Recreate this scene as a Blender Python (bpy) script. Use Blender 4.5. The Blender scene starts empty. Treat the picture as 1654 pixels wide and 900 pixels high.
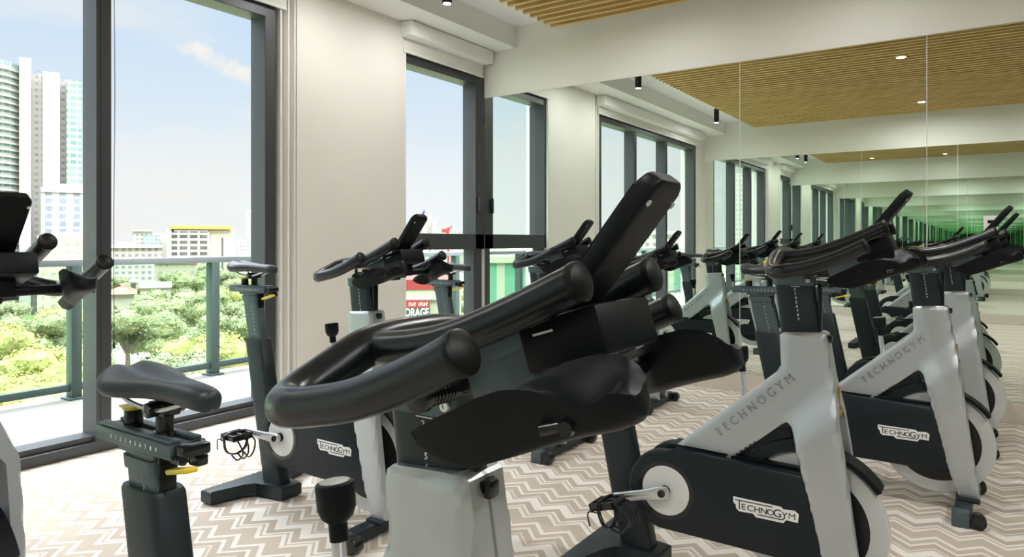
import bpy, bmesh, math, random
from mathutils import Vector, Matrix, noise

PI = math.pi
random.seed(7)
sc = bpy.context.scene
C = sc.collection

# ------------------------------------------------------------------ camera
FPX, HZ, CAMH = 1124.0, 390.0, 1.10          # focal length and horizon row in pixels of the 1654x900 frame
TH = math.atan2(1591 - 827, FPX)             # heading, from the window wall direction (+x) toward the window (+y)
cd = bpy.data.cameras.new('camera'); cam = bpy.data.objects.new('camera', cd); C.objects.link(cam)
cd.sensor_width = 36.0; cd.lens = 36.0 * FPX / 1654
cd.shift_y = (HZ - 450) / 1654.0
cd.clip_start = 0.02; cd.clip_end = 3000
cam.location = (0, 0, CAMH); cam.rotation_euler = (PI / 2, 0, TH - PI / 2)
sc.camera = cam

# ------------------------------------------------------------------ colour management, bounces
sc.view_settings.view_transform = 'Standard'; sc.view_settings.look = 'None'
sc.view_settings.gamma = 1.0; sc.view_settings.use_curve_mapping = False
sc.view_settings.exposure = 0.30
cy = sc.cycles
cy.max_bounces = 26; cy.glossy_bounces = 24; cy.diffuse_bounces = 5; cy.transparent_max_bounces = 24
cy.transmission_bounces = 6; cy.use_denoising = True; cy.sample_clamp_indirect = 8.0
cy.caustics_reflective = True; cy.caustics_refractive = False

# ------------------------------------------------------------------ sky
SKY_STRENGTH = 0.86
w = bpy.data.worlds.new('sky'); sc.world = w; w.use_nodes = True
nt = w.node_tree; nt.nodes.clear()
def N(t, kind, **kw):
    n = t.nodes.new(kind)
    for k, v in kw.items(): setattr(n, k, v)
    return n
out = N(nt, 'ShaderNodeOutputWorld'); bg = N(nt, 'ShaderNodeBackground'); bg.inputs['Strength'].default_value = SKY_STRENGTH
tc = N(nt, 'ShaderNodeTexCoord'); sep = N(nt, 'ShaderNodeSeparateXYZ'); nt.links.new(tc.outputs['Generated'], sep.inputs[0])
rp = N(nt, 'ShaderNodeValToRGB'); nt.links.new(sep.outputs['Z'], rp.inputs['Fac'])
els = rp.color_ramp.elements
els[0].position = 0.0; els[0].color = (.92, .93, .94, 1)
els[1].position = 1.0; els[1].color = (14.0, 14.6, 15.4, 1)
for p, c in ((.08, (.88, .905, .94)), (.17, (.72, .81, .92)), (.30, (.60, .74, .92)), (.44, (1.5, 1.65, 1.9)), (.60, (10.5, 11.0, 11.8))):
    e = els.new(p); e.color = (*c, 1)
mp = N(nt, 'ShaderNodeMapping'); mp.inputs['Scale'].default_value = (1.6, 1.6, 5.0); mp.inputs['Location'].default_value = (.7, .2, .35)
nt.links.new(tc.outputs['Generated'], mp.inputs['Vector'])
nz = N(nt, 'ShaderNodeTexNoise'); nz.inputs['Scale'].default_value = 2.2; nz.inputs['Detail'].default_value = 7; nz.inputs['Roughness'].default_value = .55
nt.links.new(mp.outputs[0], nz.inputs['Vector'])
cr = N(nt, 'ShaderNodeValToRGB'); nt.links.new(nz.outputs['Fac'], cr.inputs['Fac'])
cr.color_ramp.elements[0].position = .50; cr.color_ramp.elements[0].color = (0, 0, 0, 1)
cr.color_ramp.elements[1].position = .72; cr.color_ramp.elements[1].color = (.75, .75, .75, 1)
mx = N(nt, 'ShaderNodeMixRGB'); nt.links.new(cr.outputs[0], mx.inputs['Fac']); nt.links.new(rp.outputs[0], mx.inputs[1]); mx.inputs[2].default_value = (.90, .87, .84, 1)
b_ = TH - math.atan2(352 - 827, FPX); el = 290 * math.cos(math.atan2(352 - 827, FPX)) / FPX
D_ = Vector((math.cos(b_), math.sin(b_), el)).normalized(); r_ = Vector((math.sin(b_), -math.cos(b_), 0)); u_ = r_.cross(D_)
def vm(op, a, b):
    n = N(nt, 'ShaderNodeVectorMath', operation=op)
    for i, v in enumerate((a, b)):
        if isinstance(v, (tuple, Vector)): n.inputs[i].default_value = v
        else: nt.links.new(v, n.inputs[i])
    return n
def mt(op, a, b, c=None):
    n = N(nt, 'ShaderNodeMath', operation=op)
    for i, v in enumerate((a, b, c)):
        if v is None: continue
        if isinstance(v, (int, float)): n.inputs[i].default_value = v
        else: nt.links.new(v, n.inputs[i])
    return n.outputs[0]
dv = vm('SUBTRACT', tc.outputs['Generated'], D_).outputs[0]
pa = vm('DOT_PRODUCT', dv, r_).outputs['Value']; pb = vm('DOT_PRODUCT', dv, u_).outputs['Value']
pb2 = mt('ADD', pb, mt('MULTIPLY', pa, .38))
q = mt('ADD', mt('POWER', mt('ABSOLUTE', mt('DIVIDE', pa, .075), 0), 2), mt('POWER', mt('ABSOLUTE', mt('DIVIDE', pb2, .020), 0), 2))
nz2 = N(nt, 'ShaderNodeTexNoise'); nz2.inputs['Scale'].default_value = 34; nz2.inputs['Detail'].default_value = 5; nt.links.new(tc.outputs['Generated'], nz2.inputs['Vector'])
q = mt('ADD', q, mt('MULTIPLY', nz2.outputs['Fac'], 2.6))
cm_ = N(nt, 'ShaderNodeMapRange'); cm_.interpolation_type = 'SMOOTHSTEP'; cm_.inputs[1].default_value = 2.1; cm_.inputs[2].default_value = 1.1; cm_.inputs[3].default_value = 0; cm_.inputs[4].default_value = .9
nt.links.new(q, cm_.inputs[0]); mx2 = N(nt, 'ShaderNodeMixRGB'); nt.links.new(cm_.outputs[0], mx2.inputs[0]); nt.links.new(mx.outputs[0], mx2.inputs[1]); mx2.inputs[2].default_value = (.98, .90, .84, 1)
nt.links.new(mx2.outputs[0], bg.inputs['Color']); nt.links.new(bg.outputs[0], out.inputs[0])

# ------------------------------------------------------------------ sun (behind the building, over the roof)
SUN_STRENGTH = 1.2
sd = bpy.data.lights.new('sun', 'SUN'); sd.energy = SUN_STRENGTH; sd.angle = .03; sd.color = (1, .95, .87)
so = bpy.data.objects.new('sun', sd); C.objects.link(so)
so.rotation_euler = Vector((.35, .75, -.85)).to_track_quat('-Z', 'Y').to_euler()

# ------------------------------------------------------------------ ceiling lamps (power only; the lamps are built further down)
DOWNLIGHT_W, SPOT_W = 18.0, 6.0

# ================================================================== materials
def mat(name, color=(.8, .8, .8), rough=.5, metal=0.0, spec=.5, coat=0.0, bump=None, var=None):
    m = bpy.data.materials.new(name); m.use_nodes = True
    t = m.node_tree; b = t.nodes['Principled BSDF']
    b.inputs['Base Color'].default_value = (*color, 1); b.inputs['Roughness'].default_value = rough
    b.inputs['Metallic'].default_value = metal; b.inputs['Specular IOR Level'].default_value = spec
    b.inputs['Coat Weight'].default_value = coat
    if bump or var:
        co = N(t, 'ShaderNodeTexCoord')
    if bump:
        sc_, st = bump
        n = N(t, 'ShaderNodeTexNoise'); n.inputs['Scale'].default_value = sc_; n.inputs['Detail'].default_value = 4
        t.links.new(co.outputs['Object'], n.inputs['Vector'])
        bp = N(t, 'ShaderNodeBump'); bp.inputs['Strength'].default_value = st; bp.inputs['Distance'].default_value = .002
        t.links.new(n.outputs['Fac'], bp.inputs['Height']); t.links.new(bp.outputs[0], b.inputs['Normal'])
    if var:
        sc_, amt = var
        n = N(t, 'ShaderNodeTexNoise'); n.inputs['Scale'].default_value = sc_; n.inputs['Detail'].default_value = 5
        t.links.new(co.outputs['Object'], n.inputs['Vector'])
        r = N(t, 'ShaderNodeValToRGB')
        r.color_ramp.elements[0].color = (*[max(0, c * (1 - amt)) for c in color], 1); r.color_ramp.elements[0].position = .3
        r.color_ramp.elements[1].color = (*[min(1, c * (1 + amt)) for c in color], 1); r.color_ramp.elements[1].position = .7
        t.links.new(n.outputs['Fac'], r.inputs['Fac']); t.links.new(r.outputs[0], b.inputs['Base Color'])
    return m

def emis(name, color, s):
    m = bpy.data.materials.new(name); m.use_nodes = True; t = m.node_tree; t.nodes.clear()
    o = N(t, 'ShaderNodeOutputMaterial'); e = N(t, 'ShaderNodeEmission'); e.inputs[0].default_value = (*color, 1); e.inputs[1].default_value = s
    t.links.new(e.outputs[0], o.inputs[0]); return m

def glass(name, tint=(.97, .985, .98), refl=.10):
    m = bpy.data.materials.new(name); m.use_nodes = True; t = m.node_tree; t.nodes.clear()
    o = N(t, 'ShaderNodeOutputMaterial'); tr = N(t, 'ShaderNodeBsdfTransparent'); tr.inputs[0].default_value = (*tint, 1)
    g = N(t, 'ShaderNodeBsdfGlossy'); g.inputs['Roughness'].default_value = 0.0
    lw = N(t, 'ShaderNodeLayerWeight'); lw.inputs['Blend'].default_value = .5
    pw = N(t, 'ShaderNodeMath', operation='POWER'); pw.inputs[1].default_value = 5.0; t.links.new(lw.outputs['Facing'], pw.inputs[0])
    mu = N(t, 'ShaderNodeMath', operation='MULTIPLY_ADD'); mu.inputs[1].default_value = refl * 5; mu.inputs[2].default_value = 0.0
    mi = N(t, 'ShaderNodeMixShader'); t.links.new(pw.outputs[0], mu.inputs[0]); t.links.new(mu.outputs[0], mi.inputs[0])
    t.links.new(tr.outputs[0], mi.inputs[1]); t.links.new(g.outputs[0], mi.inputs[2]); t.links.new(mi.outputs[0], o.inputs[0])
    return m

def mirror_mat():
    m = bpy.data.materials.new('silvered_mirror'); m.use_nodes = True; t = m.node_tree; t.nodes.clear()
    o = N(t, 'ShaderNodeOutputMaterial'); g = N(t, 'ShaderNodeBsdfGlossy'); g.inputs['Roughness'].default_value = 0.0
    g.inputs['Color'].default_value = (.868, .945, .882, 1); t.links.new(g.outputs[0], o.inputs[0]); return m

M = {}
M['wall'] = mat('painted_wall', (.82, .81, .775), .7, var=(1.5, .02))
M['white'] = mat('white_paint', (.86, .855, .83), .6)
M['ceil'] = mat('ceiling_paint', (.86, .85, .87), .7)
M['pier'] = mat('pier_paint', (.78, .75, .69), .7, var=(1.2, .03))
M['base'] = mat('baseboard_paint', (.66, .60, .52), .5)
M['frame'] = mat('charcoal_aluminium', (.064, .067, .073), .42, .3, bump=(300, .05))
M['mirror'] = mirror_mat()
M['glass'] = glass('window_glass')
M['rail_glass'] = glass('railing_glass', (.86, .95, .90), .06)
M['railing'] = mat('railing_green_grey', (.065, .095, .09), .45, .3)
M['railtop'] = mat('railing_top_grey', (.20, .22, .23), .4, .4)
M['blind'] = mat('blind_fabric', (.76, .74, .69), .75)
M['concrete'] = mat('balcony_concrete', (.19, .18, .162), .85, var=(3, .06))
M['black_plastic'] = mat('matte_black_plastic', (.004, .0055, .007), .43, spec=.18, bump=(900, .12))
M['grip'] = mat('black_rubber_grip', (.005, .008, .010), .27, spec=.45, bump=(1400, .05))
M['cap'] = mat('end_cap_plastic', (.004, .004, .004), .4, spec=.25)
M['gloss_black'] = mat('gloss_black_plastic', (.010, .011, .012), .2)
M['silver'] = mat('silver_paint', (.52, .55, .575), .42, .7, coat=.1)
M['relief_shade'] = mat('relief_shade_silver', (.44, .47, .50), .25, .75)  # frame silver in a darker tone, standing in for light on the raised letters
M['stem_grey'] = mat('grey_blue_metal', (.085, .115, .125), .42, .4)
M['dark_tube'] = mat('dark_grey_paint', (.014, .022, .027), .42, .25, bump=(1200, .05))
M['guard'] = mat('guard_plastic', (.008, .014, .018), .42, spec=.3, bump=(1500, .06))
M['alu'] = mat('brushed_aluminium', (.62, .63, .63), .30, .85)
M['disc'] = mat('pale_grey_disc', (.70, .70, .70), .45)
M['rim'] = mat('pale_rim', (.62, .64, .64), .35, .25)
M['steel_dark'] = mat('dark_steel_disc', (.02, .021, .022), .35, .3)
M['yellow'] = mat('yellow_plastic', (.78, .60, .03), .4)
M['saddle'] = mat('saddle_vinyl', (.020, .027, .033), .36, bump=(700, .18))
M['saddle_side'] = mat('saddle_shell', (.022, .034, .036), .5)
M['mark'] = mat('white_marking', (.85, .86, .86), .5)
M['logo_white'] = mat('logo_plate', (.86, .86, .85), .4)
M['logo_black'] = mat('logo_ink', (.012, .012, .012), .5)
M['spot_black'] = mat('black_lamp_housing', (.010, .010, .010), .4)
M['plate'] = mat('outlet_plate', (.85, .84, .82), .4)
M['lamp_on'] = emis('lamp_lens', (1.0, .93, .80), 3.0)
M['brass'] = mat('brass_badge', (.36, .27, .09), .4, .8)

def wood_mat():
    m = mat('oak_slat', (.50, .30, .10), .5); t = m.node_tree; b = t.nodes['Principled BSDF']
    co = N(t, 'ShaderNodeTexCoord'); mpg = N(t, 'ShaderNodeMapping'); mpg.inputs['Scale'].default_value = (14, .9, 14)
    t.links.new(co.outputs['Object'], mpg.inputs[0])
    n = N(t, 'ShaderNodeTexNoise'); n.inputs['Scale'].default_value = 3.0; n.inputs['Detail'].default_value = 6; t.links.new(mpg.outputs[0], n.inputs['Vector'])
    r = N(t, 'ShaderNodeValToRGB'); r.color_ramp.elements[0].color = (.56, .35, .125, 1); r.color_ramp.elements[1].color = (.80, .56, .25, 1)
    r.color_ramp.elements[0].position = .3; r.color_ramp.elements[1].position = .72
    t.links.new(n.outputs['Fac'], r.inputs['Fac']); t.links.new(r.outputs[0], b.inputs['Base Color']); return m
M['wood'] = wood_mat()

def carpet_mat():
    m = mat('zigzag_carpet', (.6, .5, .4), .95, spec=.1); t = m.node_tree; b = t.nodes['Principled BSDF']; L = t.links
    co = N(t, 'ShaderNodeTexCoord'); s = N(t, 'ShaderNodeSeparateXYZ'); L.new(co.outputs['Object'], s.inputs[0])
    def math_(op, a, bb=None, c=None):
        n = N(t, 'ShaderNodeMath', operation=op)
        for i, v in enumerate((a, bb, c)):
            if v is None: continue
            if isinstance(v, (int, float)): n.inputs[i].default_value = v
            else: L.new(v, n.inputs[i])
        return n.outputs[0]
    tri = math_('PINGPONG', math_('ADD', s.outputs['Y'], 10.0), .072)          # 45 degree zigzag along y
    u = math_('SUBTRACT', math_('ADD', s.outputs['X'], 10.0), tri)
    fr = math_('FRACT', math_('DIVIDE', u, .36))
    row = math_('FLOOR', math_('DIVIDE', u, .36))
    r = N(t, 'ShaderNodeValToRGB'); r.color_ramp.interpolation = 'CONSTANT'; L.new(fr, r.inputs['Fac'])
    cream, tan, brown, pale = (.86, .80, .73), (.58, .485, .385), (.53, .435, .345), (.73, .655, .57)
    stops = [(0, tan), (.20, cream), (.265, tan), (.30, cream), (.345, brown), (.45, cream), (.60, tan), (.64, pale), (.675, brown), (.78, cream), (.83, tan), (.93, cream)]
    e = r.color_ramp.elements; e[0].position = 0; e[0].color = (*stops[0][1], 1); e[1].position = stops[1][0]; e[1].color = (*stops[1][1], 1)
    for p, c in stops[2:]:
        x = e.new(p); x.color = (*c, 1)
    n = N(t, 'ShaderNodeTexNoise'); n.inputs['Scale'].default_value = 420; n.inputs['Detail'].default_value = 2; L.new(co.outputs['Object'], n.inputs['Vector'])
    mxx = N(t, 'ShaderNodeMixRGB', blend_type='MULTIPLY'); mxx.inputs[0].default_value = .35; L.new(r.outputs[0], mxx.inputs[1]); L.new(n.outputs['Fac'], mxx.inputs[2])
    br = N(t, 'ShaderNodeBrightContrast'); br.inputs['Bright'].default_value = .04; L.new(mxx.outputs[0], br.inputs[0])
    L.new(br.outputs[0], b.inputs['Base Color'])
    bp = N(t, 'ShaderNodeBump'); bp.inputs['Strength'].default_value = .5; bp.inputs['Distance'].default_value = .003
    L.new(n.outputs['Fac'], bp.inputs['Height']); L.new(bp.outputs[0], b.inputs['Normal']); return m
M['carpet'] = carpet_mat()

def facade_mat(name, wall, win, fx, fz, wx=.6, wz=.6, win2=None, band=None):
    """windows laid out on a regular grid: fx by fz metres per bay"""
    m = mat(name, wall, .8); t = m.node_tree; b = t.nodes['Principled BSDF']; L = t.links
    co = N(t, 'ShaderNodeTexCoord'); s = N(t, 'ShaderNodeSeparateXYZ'); L.new(co.outputs['Object'], s.inputs[0])
    nrm = N(t, 'ShaderNodeSeparateXYZ'); L.new(co.outputs['Normal'], nrm.inputs[0])
    def math_(op, a, bb=None):
        n = N(t, 'ShaderNodeMath', operation=op)
        for i, v in enumerate((a, bb)):
            if v is None: continue
            if isinstance(v, (int, float)): n.inputs[i].default_value = v
            else: L.new(v, n.inputs[i])
        return n.outputs[0]
    ax = math_('ABSOLUTE', nrm.outputs['X']); side = math_('GREATER_THAN', ax, .7)
    h = N(t, 'ShaderNodeMix'); L.new(side, h.inputs[0]); L.new(s.outputs['X'], h.inputs[2]); L.new(s.outputs['Y'], h.inputs[3])
    gx = math_('LESS_THAN', math_('FRACT', math_('DIVIDE', math_('ADD', h.outputs[0], 500.0), fx)), wx)
    gz = math_('LESS_THAN', math_('FRACT', math_('DIVIDE', math_('ADD', s.outputs['Z'], 500.0), fz)), wz)
    up = math_('LESS_THAN', math_('ABSOLUTE', nrm.outputs['Z']), .5)
    f = math_('MULTIPLY', math_('MULTIPLY', gx, gz), up)
    wn = N(t, 'ShaderNodeTexWhiteNoise'); sn = N(t, 'ShaderNodeVectorMath', operation='SNAP'); sn.inputs[1].default_value = (fx, fx, fz)
    L.new(co.outputs['Object'], sn.inputs[0]); L.new(sn.outputs[0], wn.inputs['Vector'])
    cm = N(t, 'ShaderNodeMixRGB'); cm.inputs[1].default_value = (*win, 1); cm.inputs[2].default_value = (*(win2 or [min(1, c * 1.7) for c in win]), 1); L.new(wn.outputs['Value'], cm.inputs[0])
    mi = N(t, 'ShaderNodeMixRGB'); L.new(f, mi.inputs[0]); mi.inputs[1].default_value = (*wall, 1); L.new(cm.outputs[0], mi.inputs[2])
    L.new(mi.outputs[0], b.inputs['Base Color']); return m

# ================================================================== mesh helpers
def finish(bm, name, m, parent=None, smooth=True, angle=35, mats=None):
    bmesh.ops.recalc_face_normals(bm, faces=bm.faces[:])
    me = bpy.data.meshes.new(name); bm.to_mesh(me); bm.free()
    for x in (mats or [m]): me.materials.append(x)
    if smooth:
        for p in me.polygons: p.use_smooth = True
        me.set_sharp_from_angle(angle=math.radians(angle))
    o = bpy.data.objects.new(name, me); C.objects.link(o)
    if parent: o.parent = parent
    return o

def empty(name, loc=(0, 0, 0), rz=0.0):
    o = bpy.data.objects.new(name, None); C.objects.link(o); o.location = loc; o.rotation_euler = (0, 0, rz); o.empty_display_size = .1
    return o

def tag(o, label=None, cat=None, group=None, kind=None):
    if label: o['label'] = label
    if cat: o['category'] = cat
    if group: o['group'] = group
    if kind: o['kind'] = kind
    return o

def box(bm, x0, x1, y0, y1, z0, z1, bev=0.0, mi=0, seg=2):
    vs = [bm.verts.new(p) for p in ((x0, y0, z0), (x1, y0, z0), (x1, y1, z0), (x0, y1, z0), (x0, y0, z1), (x1, y0, z1), (x1, y1, z1), (x0, y1, z1))]
    fs = [bm.faces.new([vs[i] for i in q]) for q in ((0, 3, 2, 1), (4, 5, 6, 7), (0, 1, 5, 4), (1, 2, 6, 5), (2, 3, 7, 6), (3, 0, 4, 7))]
    for f in fs: f.material_index = mi
    if bev:
        es = list({e for f in fs for e in f.edges})
        bmesh.ops.bevel(bm, geom=es, offset=bev, segments=seg, profile=.5, affect='EDGES')

def obox(bm, c, ax, ay, az, hx, hy, hz, bev=0.0, mi=0):
    """oriented box: centre, three unit axes, half sizes"""
    c = Vector(c); ax, ay, az = Vector(ax) * hx, Vector(ay) * hy, Vector(az) * hz
    vs = [bm.verts.new(c + sx * ax + sy * ay + sz * az) for sz in (-1, 1) for sx, sy in ((-1, -1), (1, -1), (1, 1), (-1, 1))]
    fs = [bm.faces.new([vs[i] for i in q]) for q in ((0, 3, 2, 1), (4, 5, 6, 7), (0, 1, 5, 4), (1, 2, 6, 5), (2, 3, 7, 6), (3, 0, 4, 7))]
    for f in fs: f.material_index = mi
    if bev:
        bmesh.ops.bevel(bm, geom=list({e for f in fs for e in f.edges}), offset=bev, segments=2, profile=.5, affect='EDGES')

def prism(bm, pts, y0, y1, bev=0.0, plane='xz', mi=0, seg=2):
    """polygon in the xz (or xy) plane extruded along the third axis"""
    P = (lambda a, b, c: (a, c, b)) if plane == 'xz' else (lambda a, b, c: (a, b, c))
    A = [bm.verts.new(P(a, b, y0)) for a, b in pts]; B = [bm.verts.new(P(a, b, y1)) for a, b in pts]
    n = len(pts); fs = [bm.faces.new(A), bm.faces.new(B[::-1])]
    for i in range(n): fs.append(bm.faces.new((A[i], B[i], B[(i + 1) % n], A[(i + 1) % n])))
    for f in fs: f.material_index = mi
    if bev:
        es = [e for e in set(fs[0].edges) | set(fs[1].edges)]
        bmesh.ops.bevel(bm, geom=es, offset=bev, segments=seg, profile=.5, affect='EDGES')

def cyl(bm, p0, p1, r, seg=24, r2=None, bev=0.0, mi=0):
    p0, p1 = Vector(p0), Vector(p1); d = (p1 - p0).normalized(); r2 = r if r2 is None else r2
    a = d.orthogonal().normalized(); b = d.cross(a)
    A = []; B = []
    for i in range(seg):
        t = 2 * PI * i / seg; v = a * math.cos(t) + b * math.sin(t)
        A.append(bm.verts.new(p0 + v * r)); B.append(bm.verts.new(p1 + v * r2))
    fs = [bm.faces.new(A[::-1]), bm.faces.new(B)]
    for i in range(seg): bm.faces.new((A[i], A[(i + 1) % seg], B[(i + 1) % seg], B[i])).material_index = mi
    for f in fs: f.material_index = mi
    if bev:
        bmesh.ops.bevel(bm, geom=list(set(fs[0].edges) | set(fs[1].edges)), offset=bev, segments=2, profile=.5, affect='EDGES')

def loft(bm, rings, cap=True, mi=0, closed=True):
    R = [[bm.verts.new(p) for p in r] for r in rings]; n = len(R[0])
    for a, b in zip(R, R[1:]):
        for i in range(n if closed else n - 1):
            bm.faces.new((a[i], a[(i + 1) % n], b[(i + 1) % n], b[i])).material_index = mi
    if cap:
        bm.faces.new(R[0][::-1]).material_index = mi; bm.faces.new(R[-1]).material_index = mi

def spline(pts, n=8):
    """Catmull-Rom through the points"""
    P = [Vector(p) for p in pts]; P = [2 * P[0] - P[1]] + P + [2 * P[-1] - P[-2]]; o = []
    for i in range(1, len(P) - 2):
        for k in range(n):
            t = k / n; a, b, c, d = P[i - 1], P[i], P[i + 1], P[i + 2]
            o.append(.5 * ((2 * b) + (c - a) * t + (2 * a - 5 * b + 4 * c - d) * t * t + (3 * b - a - 3 * c + d) * t ** 3))
    o.append(P[-2]); return o

def tube(bm, path, r, seg=18, mi=0, sx=1.0):
    path = [Vector(p) for p in path]; rings = []; prev = None
    for i, p in enumerate(path):
        d = (path[min(i + 1, len(path) - 1)] - path[max(i - 1, 0)]).normalized()
        if prev is None: a = d.orthogonal().normalized()
        else: a = (prev - d * prev.dot(d)).normalized()
        prev = a; b = d.cross(a); rr = r(i / (len(path) - 1)) if callable(r) else r
        rings.append([p + (a * math.cos(2 * PI * k / seg) + b * math.sin(2 * PI * k / seg)) * rr for k in range(seg)])
    loft(bm, rings, mi=mi)

def lathe(bm, prof, origin, axis=(0, 0, 1), seg=32, mi=0, cap=True):
    o, d = Vector(origin), Vector(axis).normalized(); a = d.orthogonal().normalized(); b = d.cross(a)
    rings = [[o + d * h + (a * math.cos(2 * PI * k / seg) + b * math.sin(2 * PI * k / seg)) * max(r, 1e-4) for k in range(seg)] for r, h in prof]
    loft(bm, rings, mi=mi, cap=cap)

def ringpts(hw, hh, n=20, p=2.6):
    o = []
    for k in range(n):
        t = 2 * PI * k / n; c, s = math.cos(t), math.sin(t)
        o.append((hw * math.copysign(abs(c) ** (2 / p), c), hh * math.copysign(abs(s) ** (2 / p), s)))
    return o

def text_bm(bm, txt, size, M4, extr=.0006, mi=0, bold=0.0, spacing=1.0, sx=1.0):
    """add built-in-font lettering to bm; M4 maps the text plane (x right, y up) into place"""
    cu = bpy.data.curves.new('t', 'FONT'); cu.body = txt; cu.size = size; cu.extrude = extr; cu.offset = bold; cu.space_character = spacing
    cu.align_x = 'CENTER'; cu.align_y = 'CENTER'; cu.resolution_u = 3
    ob = bpy.data.objects.new('t', cu); C.objects.link(ob)
    dg = bpy.context.evaluated_depsgraph_get(); me = bpy.data.meshes.new_from_object(ob.evaluated_get(dg))
    bpy.data.objects.remove(ob); me.transform(Matrix.Diagonal((sx, 1, 1, 1))); me.transform(M4)
    n0 = len(bm.faces); bm.from_mesh(me); bm.faces.ensure_lookup_table()
    for f in bm.faces[n0:]: f.material_index = mi
    bpy.data.meshes.remove(me); bpy.data.curves.remove(cu)

def side_matrix(s, x, y, z, rot=0.0):
    """text plane on the bike's side: s=-1 right side (read from -y), s=+1 left side (read from +y)"""
    if s < 0: B = Matrix(((1, 0, 0, 0), (0, 0, -1, 0), (0, 1, 0, 0), (0, 0, 0, 1)))
    else: B = Matrix(((-1, 0, 0, 0), (0, 0, 1, 0), (0, 1, 0, 0), (0, 0, 0, 1)))
    return Matrix.Translation((x, y, z)) @ B @ Matrix.Rotation(rot, 4, 'Z')

# ================================================================== the room
XR, XL, YW, YB, ZC, ZM = 5.17, -.923, 3.82, -3.7, 3.02, 2.42     # mirror walls, window wall, back wall, ceiling, mirror top
def struct(name, fn, m, parent=None, smooth=False, mats=None):
    bm = bmesh.new(); fn(bm); o = finish(bm, name, m, parent, smooth=smooth, mats=mats)
    if not parent: o['kind'] = 'structure'
    return o
struct('floor', lambda b: box(b, XL - .2, XR + .2, YB - .2, YW + .10, -.12, 0), M['carpet'])
struct('ceiling', lambda b: box(b, XL - .2, XR + .2, YB - .2, YW + .30, ZC, ZC + .15), M['ceil'])
struct('wall_right', lambda b: box(b, XR + .012, XR + .2, YB, YW + .15, 0, ZC), M['wall'])
struct('wall_left', lambda b: box(b, XL - .2, XL - .012, YB, YW + .15, 0, ZC), M['wall'])
struct('wall_back', lambda b: box(b, XL - .2, XR + .2, YB - .2, YB, 0, ZC), mat('back_wall_paint', (.05, .10, .07), .6, var=(2.5, .5)))
struct('trim_1', lambda b: box(b, XR - .004, XR + .012, YB, YW, ZM, ZC), M['wall'])             # band above the right mirrors
struct('trim_2', lambda b: box(b, XL - .012, XL + .004, YB, YW, ZM, ZC), M['wall'])
struct('baseboard_right', lambda b: box(b, XR - .008, XR + .012, YB, YW, 0, .128, .002), M['base'])
struct('baseboard_left', lambda b: box(b, XL - .012, XL + .008, YB, YW, 0, .128, .002), M['base'])
# window wall: pier, left stub, lintel, soffit
def window_wall(b):
    box(b, 3.03, 4.075, YW - .03, YW + .25, 0, ZC)                      # pier
    box(b, 2.89, 3.03, YW + .03, YW + .25, 0, ZC)                       # reveal beside the long window
    box(b, XL - .1, -.50, YW - .01, YW + .25, 0, ZC)
    box(b, -.50, 2.89, YW + .02, YW + .25, 2.64, ZC)
    box(b, 4.076, XR + .1, YW + .02, YW + .25, 2.605, ZC)
struct('wall_window', window_wall, M['pier'])
struct('trim_3', lambda b: box(b, XL, XR - .004, 3.47, YW + .02, 2.83, ZC, .002), M['white'])    # dropped soffit along the windows
def channels(b):                                                       # pale vertical blind channels beside the pier
    for x in (2.905, 2.965, 3.015): box(b, x, x + .012, YW - .02, YW + .03, 0, 2.72, .002)
    box(b, 4.0765, 4.088, YW - .028, YW - .001, 0, 2.72, .002)
struct('trim_4', channels, M['white'])

# mirrors: one glass panel after another, each a thing
JO = (3.8215, 2.652, 1.490, .308, -.872, -2.05, -3.69)
names = ['by the window corner', 'second from the window corner', 'third from the window corner', 'beside the outlet plate', 'fifth from the window corner', 'at the dark back wall']
for side, X, s in (('right', XR, -1), ('left', XL, 1)):
    for i in range(6):
        bm = bmesh.new(); g = .0022
        x0, x1 = (X, X + .006) if s < 0 else (X - .006, X)
        box(bm, x0, x1, JO[i + 1] + g, JO[i] - g, .130, ZM - .001)
        o = finish(bm, 'mirror_panel', M['mirror'], smooth=False)
        txt = ('tall frameless mirror panel on the wall facing the camera, ' if side == 'right' else 'tall mirror panel on the opposite wall seen only in reflection, ') + names[i]
        tag(o, txt, 'mirror', 'mirror panels on the %s wall' % side)
def joint_strips(b):
    for X, s in ((XR, 1), (XL, -1)):
        for y in JO[1:-1]: box(b, min(X + s * .002, X + s * .010), max(X + s * .002, X + s * .010), y - .0045, y + .0045, .13, ZM)
struct('trim_5', joint_strips, mat('mirror_joint_white', (.85, .85, .80), .4))

# slatted timber ceiling panel
def slats(b):
    n = 56
    for i in range(n):
        x = -.80 + i * 5.80 / (n - 1)
        box(b, x - .0165, x + .0165, -3.6, 3.0, 2.888, 2.972)
    for y in (-3.2, -1.4, .4, 2.2): box(b, -.82, 5.02, y - .02, y + .02, 2.9725, 2.9855)
    box(b, -.82, 5.02, -3.6, 3.0, 2.986, ZC - .001, mi=1)
struct('trim_6', slats, M['wood'], mats=[M['wood'], mat('slat_backing', (.06, .035, .012), .8)])

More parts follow.
